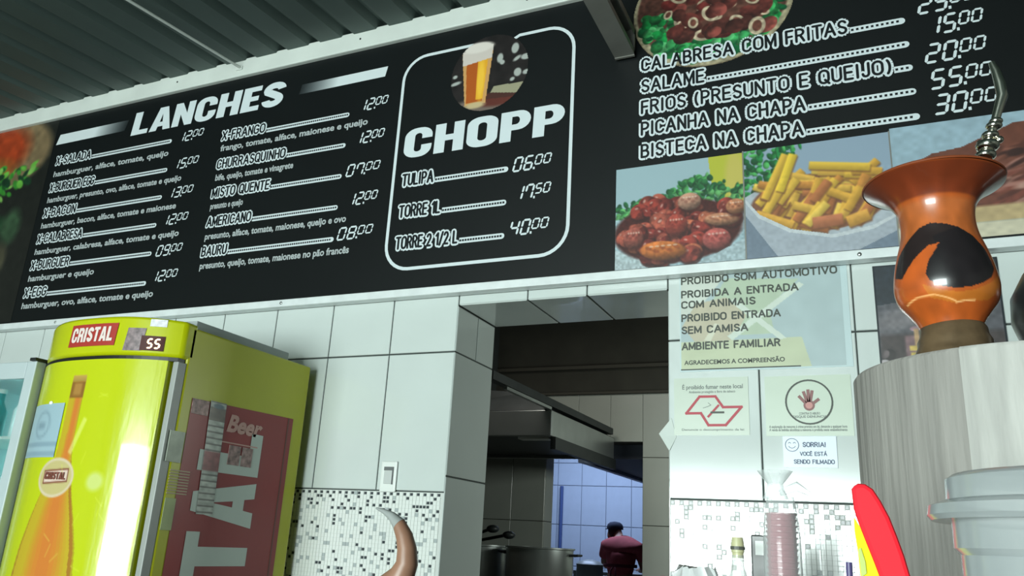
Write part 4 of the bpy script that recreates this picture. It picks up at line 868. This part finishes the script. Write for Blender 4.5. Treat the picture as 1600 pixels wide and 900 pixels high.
sl = MB(); sl.box(SX, 2.275, .40 + H, SX + .002, 2.36, .455 + H); sl.build('label_sticker', mat('side_grey_label', (150, 120, 116), .45, var=.6, scale=50), stk)
cvp = Cv(16, 130, (176, 180, 172)); rnd = random.Random(3)
for k in range(0, 130, 7): cvp.rect(0, k, 16, k + 1.2, (70, 66, 62), soft=.8)
cvp.rect(0, 8, 16, 22, (110, 100, 92), soft=1); cvp.ell(8, 5, 5, 3, (90, 110, 120)); cvp.rect(0, 58, 16, 80, (140, 84, 84), soft=2); cvp.noise(.3, 3, 3)
print_obj('barcode_strip', cvp, lambda a, b: (SX + .0025, 2.365 + .085 * a + .015 * (b), .462 + H - .42 * b), print_mat('paper_print', .35), stk)
for y, z, w_, h_ in ((2.50, .235, .065, .075), (2.575, .235, .06, .075)):
    MB().box(SX, y, z + H, SX + .0028, y + w_, z + h_ + H).build('label_sticker', mat('side_grey_label', (150, 120, 116), .45, var=.6, scale=50), stk)
MB().box(SX, 2.165 + .03, .215 + H, SX + .002, 2.265, .325 + H).build('paper_label', mat('side_paper', (176, 184, 168), .5, var=.2, scale=20), fr)
mb = MB()
for k in range(9): mb.box(SX, 2.225, (.105 + .01 * k) + H, SX + .0022, 2.32, (.109 + .01 * k) + H)
mb.build('printed_lines', mat('side_cream', (176, 160, 130), .5), fr)
MB().box(SX, 2.225, -.02 + H, SX + .002, 2.275, .09 + H).build('paper_label', mat('side_pale', (160, 172, 120), .5, var=.2), fr)
# pale carton on top of the cooler
tag(MB().box(-2.98, 2.30, FT + .001, FX1 - .07, 2.86, FT + .052).build('flat_carton', mat('pale_carton', (168, 176, 176), .6, var=.06), bevel=.004), 'flat pale grey carton lying on top of the yellow cooler', 'box')

# ================================================================== WHITE DISPLAY FRIDGE at the left edge
wf = thing('display_fridge', 'pale grey glass-door display fridge glowing teal at the left edge, beside the yellow cooler', 'refrigerator', (-3.5, 2.5, 0))
AX0, AX1, AY = -3.85, -3.085, 2.155
mb = MB(); mb.box(AX0, AY + .05, .08, AX0 + .04, 2.9, .6 + H); mb.box(AX1 - .04, AY + .05, .08, AX1, 2.9, .6 + H); mb.box(AX0 + .04, 2.86, .08, AX1 - .04, 2.9, .6 + H); mb.box(AX0 + .04, AY + .05, .08, AX1 - .04, 2.86, .14); mb.box(AX0 + .04, AY + .05, .56 + H, AX1 - .04, 2.86, .6 + H)
mb.build('body', mat('fridge_white', (186, 196, 198), .35, var=.03), wf)
FW_ = mat('fridge_frame', (176, 188, 190), .35, var=.03)
dr = MB(); dr.box(AX0, AY, .1, AX0 + .06, AY + .045, .6 + H); dr.box(AX1 - .055, AY, .1, AX1, AY + .045, .6 + H); dr.box(AX0 + .06, AY, .53 + H, AX1 - .055, AY + .045, .6 + H); dr.box(AX0 + .06, AY, .1, AX1 - .055, AY + .045, .18)
dr = dr.build('door', FW_, wf, bevel=.004)
MB().box(AX0 + .06, AY + .015, .18, AX1 - .055, AY + .021, .53 + H).build('glass_pane', mat('glass', (235, 245, 245), .05, trans=1), dr)
MB().box(AX1 - .03, AY - .01, .6 + H, AX1 + .005, AY + .05, .612 + H).build('hinge', M_STEELD, wf)
mb = MB(); mb.box(AX0 + .05, 2.83, .25, AX1 - .05, 2.85, .55 + H); mb.build('back_light', mat('teal_glow', (150, 232, 230), .5, emit=1.3), wf)
MB().tube([(AX1 - .1, AY + .12, .3), (AX1 - .1, AY + .12, 1.7)], .018, 12).build('light_tube', mat('white_teal_glow', (190, 245, 240), .5, emit=7), wf, smooth=True)
MB().box(AX1 - .05, AY + .1, .25, AX1 - .045, 2.8, 1.7).build('inner_liner', mat('liner_white', (215, 228, 228), .4), wf)
for z in (.5, .85, 1.2, 1.5): MB().box(AX0 + .045, AY + .1, z, AX1 - .045, 2.8, z + .012).build('shelf', M_ALU, wf)
for z in (1.212, 1.512):
    for i in range(3):
        x = AX1 - .13 - i * .16; b = thing('drink_bottle', 'small bottle among those standing inside the glass-door display fridge', 'bottle', (x, 2.35, z), 'bottles inside the display fridge')
        hgt = .2
        MB().lathe((x, 2.35, z), [(.034, 0), (.036, .01), (.036, .12), (.014, .165), (.014, hgt)], 16).build('body', mat(('teal_bottle', 'white_bottle')[i % 2], ((20, 140, 140), (220, 235, 235))[i % 2], .2), b, smooth=True)
        MB().lathe((x, 2.35, z + hgt), [(.017, 0), (.017, .018)], 12).build('cap', M_ALU, b)

# ================================================================== BACK COUNTER with bottle, cups, bag
bcn = thing('back_counter', 'low counter below the mosaic wall carrying the cup stack and bottle', 'counter', (.3, 2.45, 0))
MB().box(-.68, 1.9, .9, 1.5, 2.98, .94).build('worktop', M_COUNTER, bcn, bevel=.005)
MB().box(-.64, 1.95, 0, 1.46, 2.95, .9).build('cabinet', M_WALLP, bcn)
CLEAR = bpy.data.materials.new('clear_film'); CLEAR.use_nodes = True
def film(name, rgb, k, rough=.15):
    m = bpy.data.materials.new(name); m.use_nodes = True; nt = m.node_tree; N = nt.nodes; b = N['Principled BSDF']; out = N['Material Output']
    b.inputs['Base Color'].default_value = (*s2l(rgb), 1); b.inputs['Roughness'].default_value = rough
    t = N.new('ShaderNodeBsdfTransparent'); mx = N.new('ShaderNodeMixShader'); lw = N.new('ShaderNodeLayerWeight'); lw.inputs[0].default_value = .35
    ad = N.new('ShaderNodeMath'); ad.operation = 'MULTIPLY_ADD'; ad.inputs[1].default_value = .6; ad.inputs[2].default_value = k; ad.use_clamp = True
    nt.links.new(lw.outputs['Facing'], ad.inputs[0]); nt.links.new(ad.outputs[0], mx.inputs[0]); nt.links.new(t.outputs[0], mx.inputs[1]); nt.links.new(b.outputs[0], mx.inputs[2]); nt.links.new(mx.outputs[0], out.inputs[0]); MATS[name] = m; return m
F_BAG = film('clear_bag', (225, 232, 232), .22, .1); F_TUB = film('frosted_plastic', (176, 184, 186), .4, .14); F_CUP = film('cup_plastic', (206, 140, 150), .6, .2); F_BOT = film('bottle_plastic', (225, 230, 225), .35, .1)
cxx, cyy = -.232, 2.1
cs = thing('cup_stack', 'tall stack of pinkish plastic cups inside a clear twisted bag', 'cup stack', (cxx, cyy, .94))
for k in range(24):
    z = .945 + k * .0135; MB().lathe((cxx, cyy, z), [(.025, 0), (.034, .042), (.0365, .044), (.0365, .047), (.033, .047), (.024, .003)], 24, cap=False).build('cup', F_CUP if k < 23 else F_CUP, cs, smooth=True)
rnd = random.Random(4); mb = MB(); prof = []
for i in range(18):
    z = i / 17 * .40; r = .044 if z < .31 else .044 - (z - .31) / .09 * .014; prof.append((r + rnd.uniform(-.0015, .0015), z))
mb.lathe((cxx, cyy, .942), prof, 20, cap=False); bag = mb.build('clear_sleeve', F_BAG, cs, smooth=True)
mb = MB(); mb.lathe((cxx - .01, cyy, 1.335), [(.03, 0), (.022, .02), (.018, .035), (.03, .05), (.042, .066)], 14, cap=False); 
mb.tube([(cxx, cyy, 1.35), (cxx + .04, cyy - .01, 1.365), (cxx + .075, cyy - .01, 1.345)], [.008, .012, .004], 8); mb.build('twisted_top', F_BAG, cs, smooth=True)
bt = thing('clear_bottle', 'clear bottle with a pale yellow cap, left of the cup stack', 'bottle', (-.335, 2.1, .94))
MB().lathe((-.335, 2.1, .94), [(.036, 0), (.038, .01), (.038, .15), (.034, .18), (.017, .225), (.014, .235), (.014, .262)], 28, cap=False).build('body', F_BOT, bt, smooth=True)
MB().lathe((-.335, 2.1, 1.195), [(.0135, 0), (.0135, .012), (.0155, .013), (.0155, .03), (.013, .048)], 20).build('cap', mat('pale_cap', (206, 204, 160), .4), bt, smooth=True)
MB().lathe((-.335, 2.1, 1.214), [(.0175, 0), (.0175, .008)], 20).build('neck_ring', mat('dark_ring', (90, 92, 84), .4), bt)
bx = thing('napkin_dispenser', 'small dark square dispenser left of the cup stack', 'dispenser', (-.29, 2.3, .94))
MB().box(-.33, 2.28, .94, -.265, 2.34, 1.255).build('body', mat('dark_grey_plastic', (84, 84, 84), .3), bx, bevel=.004)
MB().box(-.318, 2.272, 1.205, -.295, 2.282, 1.24).build('slot', mat('white_plastic', (222, 226, 222), .3), bx)
wb = thing('plastic_bag', 'crumpled white plastic bag with a red corner print in front of the mosaic', 'bag', (-.46, 2.2, .94))
rnd = random.Random(8); mb = MB(); nx, ny = 16, 10; vs = []
for j in range(ny + 1):
    for i in range(nx * 2):
        a = PI * i / nx; h = j / ny; r = 1 - .5 * h ** 3
        vs.append((-.455 + math.cos(a) * .09 * r + rnd.uniform(-.006, .006), 2.2 + math.sin(a) * .06 * r + rnd.uniform(-.006, .006), .942 + h * .225 + rnd.uniform(-.006, .006) * (j > 0)))
m_ = nx * 2; fs = [(j * m_ + k, j * m_ + (k + 1) % m_, (j + 1) * m_ + (k + 1) % m_, (j + 1) * m_ + k) for j in range(ny) for k in range(m_)] + [tuple(range(ny * m_, (ny + 1) * m_))]
mb.add(vs, fs); mb.build('bag_film', mat('white_film', (226, 228, 228), .3, var=.05), wb, smooth=True)
MB().ball((-.53, 2.16, 1.135), .012, 6, sc=(1.3, .6, .6)).build('red_print', mat('red_print', (196, 44, 60), .4), wb, smooth=True)

# ================================================================== FRONT COUNTER with foreground objects
CT = .96
fc_ = thing('front_counter', 'serving counter in the foreground below the picture, carrying the pedestal and horn', 'counter', (0, .9, 0))
MB().box(-1.3, .42, CT - .04, 1.3, 1.45, CT).build('worktop', M_COUNTER, fc_, bevel=.006)
MB().box(-1.25, .75, 0, 1.25, 1.4, CT - .04).build('cabinet', M_WALLP, fc_)
# grey wood-grain pedestal
PC = (.16, 1.11); PR = .187; PT = H + .22
ped = thing('wooden_pedestal', 'round grey wood-grain pedestal carrying the orange gourd, on the right', 'pedestal', (PC[0], PC[1], CT))
n = 96; seam = math.atan2(.939 - PC[1], .085 - PC[0])
def wrap(a0, a1, r0, r1, m, name):
    mb = MB(); k = 48; z = [CT + .001, CT + .15, PT - .004, PT]; rr0 = [r1, r1, r1, r1 - .003]; vs = []
    for j in range(4):
        for i in range(k + 1):
            a = a0 + (a1 - a0) * i / k; vs.append((PC[0] + rr0[j] * math.cos(a), PC[1] + rr0[j] * math.sin(a), z[j]))
    for i in range(k + 1):
        a = a0 + (a1 - a0) * i / k; vs.append((PC[0] + r0 * math.cos(a), PC[1] + r0 * math.sin(a), PT))
    fs = [(j * (k + 1) + i, j * (k + 1) + i + 1, (j + 1) * (k + 1) + i + 1, (j + 1) * (k + 1) + i) for j in range(4) for i in range(k)]
    for e in (0, k): fs.append(tuple(j * (k + 1) + e for j in range(5)))
    mb.add(vs, fs); return mb.build(name, m, ped, smooth=True)
wrap(seam - 2.6, seam - .002, PR - .012, PR, M_WOODG, 'wood_wrap')
wrap(seam - .02, seam + 2.9, PR - .012, PR + .0025, M_WOODL, 'wood_wrap')
MB().lathe((PC[0], PC[1], CT), [(PR - .01, 0), (PR - .01, PT - CT - .001)], 64).build('core', M_WOODG, ped)

# mate gourd
gc = (.0865, 1.02); gb = PT
gd = thing('mate_gourd', 'large orange leather gourd with a flared brim and black patches, on the grey pedestal', 'gourd', (gc[0], gc[1], gb))
cs_ = [(.032, .040), (.036, .048), (.0445, .060), (.0515, .070), (.0548, .083), (.0545, .096), (.052, .112), (.0475, .130), (.0428, .146), (.0404, .160), (.0404, .174), (.0435, .188), (.052, .2), (.064, .209), (.0775, .217)]
def cat(p, n=5):
    out = []
    for i in range(len(p) - 1):
        p0, p1, p2, p3 = p[max(i - 1, 0)], p[i], p[i + 1], p[min(i + 2, len(p) - 1)]
        for k in range(n):
            t = k / n; out.append(tuple(.5 * (2 * p1[d] + (p2[d] - p0[d]) * t + (2 * p0[d] - 5 * p1[d] + 4 * p2[d] - p3[d]) * t * t + (3 * p1[d] - p0[d] - 3 * p2[d] + p3[d]) * t ** 3) for d in (0, 1)))
    return out + [p[-1]]
gp = cat(cs_)
# painted leather skin: u = angle, v = height
GW, GHt = 260, len(gp)
cvg = Cv(GW, 140, (172, 82, 32)); 
def gx(u): return (u * 170 / PI + GW / 2)          # u: angle from the face turned to the camera, radians
def gz(px_y): return (1 - (px_y - 0) ) * 139
# v coordinate: photo heights 345 (neck) .. 525 (base) -> profile height
hh = [p[1] for p in gp]; h0, h1 = hh[0], hh[-1]
def zy(y):       # photo y -> profile height (metres above base)
    return float(np.interp(-y, [-545, -505, -480, -450, -430, -400, -370, -354, -330, -300], [.018, .0445, .061, .081, .0945, .125, .152, .168, .19, .217]))
def cy_(y): return (1 - (zy(y) - h0) / (h1 - h0)) * 139
def ua(x): return math.asin(max(-1, min(1, (x - 1490) / 84)))
def gpt(x, y): return (gx(ua(x)), cy_(y))
cvg.rect(0, 0, GW, cy_(330), (118, 52, 28), soft=2)  # darker under the flared brim: shade painted into the leather colour
cvg.rect(0, cy_(335), GW, cy_(385), (168, 90, 44), soft=4)
BLK = (38, 30, 30)
cvg.poly([gpt(*q) for q in ((1411, 425), (1414, 400), (1430, 382), (1450, 370), (1475, 366), (1505, 369), (1530, 374), (1552, 385), (1562, 400), (1565, 425), (1560, 440), (1500, 400), (1470, 398), (1447, 410), (1430, 425), (1424, 432))], BLK)
cvg.poly([gpt(*q) for q in ((1478, 385), (1530, 374), (1552, 385), (1564, 402), (1567, 425), (1560, 440), (1548, 452), (1528, 461), (1505, 463), (1484, 458), (1468, 447), (1462, 434), (1468, 418), (1484, 402))], (30, 26, 28))
cvg.poly([gpt(*q) for q in ((1424, 432), (1432, 424), (1447, 410), (1470, 399), (1490, 396), (1478, 404), (1464, 418), (1457, 434), (1460, 448), (1468, 458), (1440, 470), (1410, 470))], (178, 84, 34))
cvg.poly([gpt(*q) for q in ((1464, 455), (1484, 464), (1510, 469), (1535, 465), (1556, 452), (1570, 432), (1572, 450), (1560, 478), (1500, 484), (1462, 474), (1454, 450))], (182, 104, 38))
for a, b in zip(((1416, 476), (1440, 470), (1470, 470), (1490, 476)), ((1440, 470), (1470, 470), (1490, 476), (1506, 482))):
    A, B_ = gpt(*a), gpt(*b); cvg.rect((A[0] + B_[0]) / 2 - math.dist(A, B_) / 2, (A[1] + B_[1]) / 2 - .6, (A[0] + B_[0]) / 2 + math.dist(A, B_) / 2, (A[1] + B_[1]) / 2 + .6, (232, 170, 110), math.atan2(B_[1] - A[1], B_[0] - A[0]), soft=.8)
for a, b in (((1504, 484), (1522, 481)), ((1522, 481), (1540, 480))):
    A, B_ = gpt(*a), gpt(*b); cvg.rect((A[0] + B_[0]) / 2 - math.dist(A, B_) / 2, (A[1] + B_[1]) / 2 - .6, (A[0] + B_[0]) / 2 + math.dist(A, B_) / 2, (A[1] + B_[1]) / 2 + .6, (238, 180, 120), math.atan2(B_[1] - A[1], B_[0] - A[0]), soft=.8)
cvg.noise(.18, 9, 6)
tilt = Vector((-.02, 0, 1)).normalized(); Rg = tilt.to_track_quat('Z', 'Y').to_matrix()
fdir = math.atan2(-gc[1], -gc[0])                      # direction towards the camera
def gfn(a, b):
    h = h1 - (h1 - h0) * b
    r = np.interp(h, hh, [p[0] for p in gp]); u = (a * (GW - 1) - GW / 2) / 170 * PI
    ang = fdir + u; return Vector((gc[0] - .003, gc[1], gb)) + Vector((r * math.cos(ang) + (-.02) * h, r * math.sin(ang), h))
GM = print_mat('leather_print', .28, .35)
front = print_obj('leather_shell', cvg, gfn, GM, gd)
# back part of the shell (rest of the turn)
mb = MB(); k = 30; a_lo = fdir + (GW - 1 - GW / 2) / 170 * PI; a_hi = fdir - (GW / 2) / 170 * PI + 2 * PI; vs = []
for (r, h) in gp:
    for i in range(k + 1):
        a = a_lo + (a_hi - a_lo) * i / k; vs.append((gc[0] - .003 - .02 * h + r * math.cos(a), gc[1] + r * math.sin(a), gb + h))
mb.add(vs, [(j * (k + 1) + i, j * (k + 1) + i + 1, (j + 1) * (k + 1) + i + 1, (j + 1) * (k + 1) + i) for j in range(len(gp) - 1) for i in range(k)])
mb.build('leather_shell', mat('plain_leather', (170, 84, 34), .3, var=.1), gd, smooth=True)
ax_ = Vector((-.02, 0, 1)).normalized()
MB().lathe((gc[0] - .003, gc[1], gb), [(.0775, .2175), (.0785, .219), (.077, .2205), (.066, .213), (.05, .202), (.037, .18), (.036, .15), (.002, .13)], 60, cap=False, axis=ax_).build('inner_brim', mat('brim_leather', (130, 64, 34), .4, var=.1), gd, smooth=True)
MB().lathe((gc[0] - .002, gc[1], gb), [(.043, .0), (.0435, .006), (.041, .012), (.0385, .018), (.0385, .024), (.0355, .03), (.0345, .038), (.0325, .042), (.02, .044)], 44).build('foot_ring', mat('aged_metal', (116, 96, 72), .3, .5, var=.3, scale=40), gd, smooth=True)
# bombilla straw
sb = thing('silver_straw', 'ornate silver drinking straw standing in the orange gourd', 'straw', (.12, 1.0, gb + .1))
def GPt(x, y): return W(x, y, 1.0)
base = Vector((.088, 1.015, gb + .16)); pts = [base, GPt(1537, 252), GPt(1543, 225), GPt(1552, 200), GPt(1560, 170), GPt(1566, 150), GPt(1562, 130), GPt(1556, 112), GPt(1549, 98)]
MB().tube(pts, [.004, .0045, .005, .0048, .0052, .0062, .0062, .0052, .0035], 12).build('tube', M_SILVER, sb, smooth=True)
for (x, y, r) in ((1540, 243, .0115), (1543, 228, .013), (1547, 212, .0095), (1553, 197, .009), (1556, 190, .0075)):
    MB().ball(GPt(x, y), r, 8, sc=(1, 1, .62)).build('bead', M_SILVER, sb, smooth=True)
for s, (x, y) in ((1, (1562, 218)), (-1, (1532, 224))): MB().ball(GPt(x, y), .0045, 6).build('bead', M_SILVER, sb, smooth=True)
g1, g2 = GPt(1557, 155), GPt(1568, 150)
MB().tube([g1, g2], .0022, 8).build('gold_band', mat('pale_gold', (235, 215, 160), .15, 1), sb, smooth=True)
# black round pot behind, at the right frame edge
bp = thing('black_pot', 'black round-bodied pot standing on the pedestal at the right edge', 'pot', (.247, 1.14, PT))
MB().lathe((.247, 1.14, PT), [(.03, 0), (.055, .012), (.078, .04), (.088, .075), (.086, .105), (.07, .135), (.045, .15), (.042, .165), (.05, .17)], 44).build('body', mat('black_glaze', (24, 22, 24), .3), bp, smooth=True)
MB().lathe((.247, 1.14, PT + .17), [(.05, 0), (.052, .004), (.03, .012), (.01, .02), (.012, .03), (.002, .034)], 30).build('lid', mat('black_glaze', (24, 22, 24), .3), bp, smooth=True)

# cattle horn on a small base
hn = thing('cattle_horn', 'brown curved cattle horn with a grey tip, standing before the mosaic', 'horn', (-.62, .9, CT))
hp_ = [W(x, y, .9) for x, y in ((588, 794), (600, 799), (612, 806), (624, 820), (632, 838), (636, 858), (636, 880), (628, 900), (612, 918), (590, 934))]
hp_ += [Vector((-.60, .9, CT + .11)), Vector((-.62, .9, CT + .05)), Vector((-.63, .9, CT + .02))]
hr = [.0012, .003, .0052, .0085, .0105, .012, .0135, .016, .019, .021, .023, .025, .026]
MB().tube(hp_[2:], hr[2:], 20).build('horn_body', mat('brown_horn', (140, 104, 84), .4, var=.18, scale=14), hn, smooth=True)
MB().tube(hp_[:4], [hr[0], hr[1], hr[2] * 1.04, hr[3] * 1.03], 20).build('horn_tip', mat('grey_horn', (140, 144, 142), .4, var=.1), hn, smooth=True)
MB().lathe((-.63, .9, CT), [(.06, 0), (.06, .018), (.05, .026)], 32).build('wooden_base', mat('dark_wood', (70, 48, 34), .5, var=.2), hn, smooth=True)

# red and yellow curved plastic blade
rb = thing('curved_plastic_blade', 'bright red curved plastic piece with a yellow inner edge, left of the clear tub', 'ornament', (0, .75, CT))
Yb = .75
outer = [(1330, 764), (1333, 758), (1341, 755), (1352, 756), (1364, 764), (1376, 782), (1390, 808), (1402, 838), (1413, 868), (1424, 905), (1430, 940)]
inner = [(1400, 940), (1378, 912), (1366, 880), (1354, 850), (1343, 822), (1334, 796)]
def pr2(pts, y0): return [tuple(W(x, y, Yb) + Vector((0, y0 - Yb, 0))) for x, y in pts]
o2 = pr2(outer, Yb); lowz = CT + .02
red_pts = o2 + [(.04, Yb, CT + .012), (.0, Yb, CT + .012)] + pr2(inner, Yb)
mb = MB(); mb.slab(red_pts, (0, .016, 0)); mb.build('red_blade', mat('red_plastic', (236, 36, 50), .6, spec=.15), rb, bevel=.0035)
yel = [(1334, 808), (1343, 822), (1354, 850), (1366, 880), (1378, 912), (1400, 940)]
yp = pr2(yel, Yb) + [(.0, Yb, CT + .012), (-.03, Yb, CT + .012)] + pr2([(1348, 940), (1345, 905), (1340, 860), (1335, 830)], Yb)
mb = MB(); mb.slab([Vector(p) + Vector((0, .003, 0)) for p in yp], (0, .01, 0)); mb.build('yellow_inner', mat('yellow_plastic', (236, 232, 20), .6, spec=.15), rb)
mb = MB(); mb.slab([Vector(W(x, y, Yb)) + Vector((0, .001, 0)) for x, y in ((1341, 858), (1345, 856), (1352, 878), (1354, 896), (1346, 902))], (0, .004, 0)); mb.build('printed_mark', mat('green_print', (150, 170, 20), .4), rb)
MB().box(-.045, Yb - .03, CT, .055, Yb + .045, CT + .014).build('foot', mat('red_plastic', (236, 36, 50), .6, spec=.15), rb, bevel=.004)
# violet pen-like stick
tag(MB().tube([(-.058, 1.3, CT), (-.0545, 1.3, H + .0)], .0045, 10).build('violet_stick', mat('violet_plastic', (84, 76, 120), .4), smooth=True), 'thin dark violet stick standing upright left of the red blade', 'stick')

# clear tubs, stacked upside down at bottom right
tc_ = (.128, .62)
TUBB = CT
tu = thing('clear_tub', 'frosted clear plastic tub with a broad flanged lid, bottom right corner', 'tub', (tc_[0], tc_[1], CT))
zr = H
MB().lathe((tc_[0], tc_[1], CT), [(.08, 0), (.084, .004), (.0855, .12), (.087, zr + .008 - CT), (.0905, zr + .012 - CT), (.0905, zr + .029 - CT)], 72, cap=False).build('body', F_TUB, tu, smooth=True)
MB().lathe((tc_[0], tc_[1], zr + .029), [(.0905, 0), (.102, .0), (.1045, .003), (.1035, .009), (.095, .0125), (.0925, .0125), (.092, .026), (.088, .029), (.001, .029)], 72, cap=False).build('lid', F_TUB, tu, smooth=True)
MB().lathe((tc_[0], tc_[1], zr - .015), [(.089, 0), (.092, .002), (.092, .005), (.089, .007)], 72, cap=False).build('rim_step', F_TUB, tu, smooth=True)
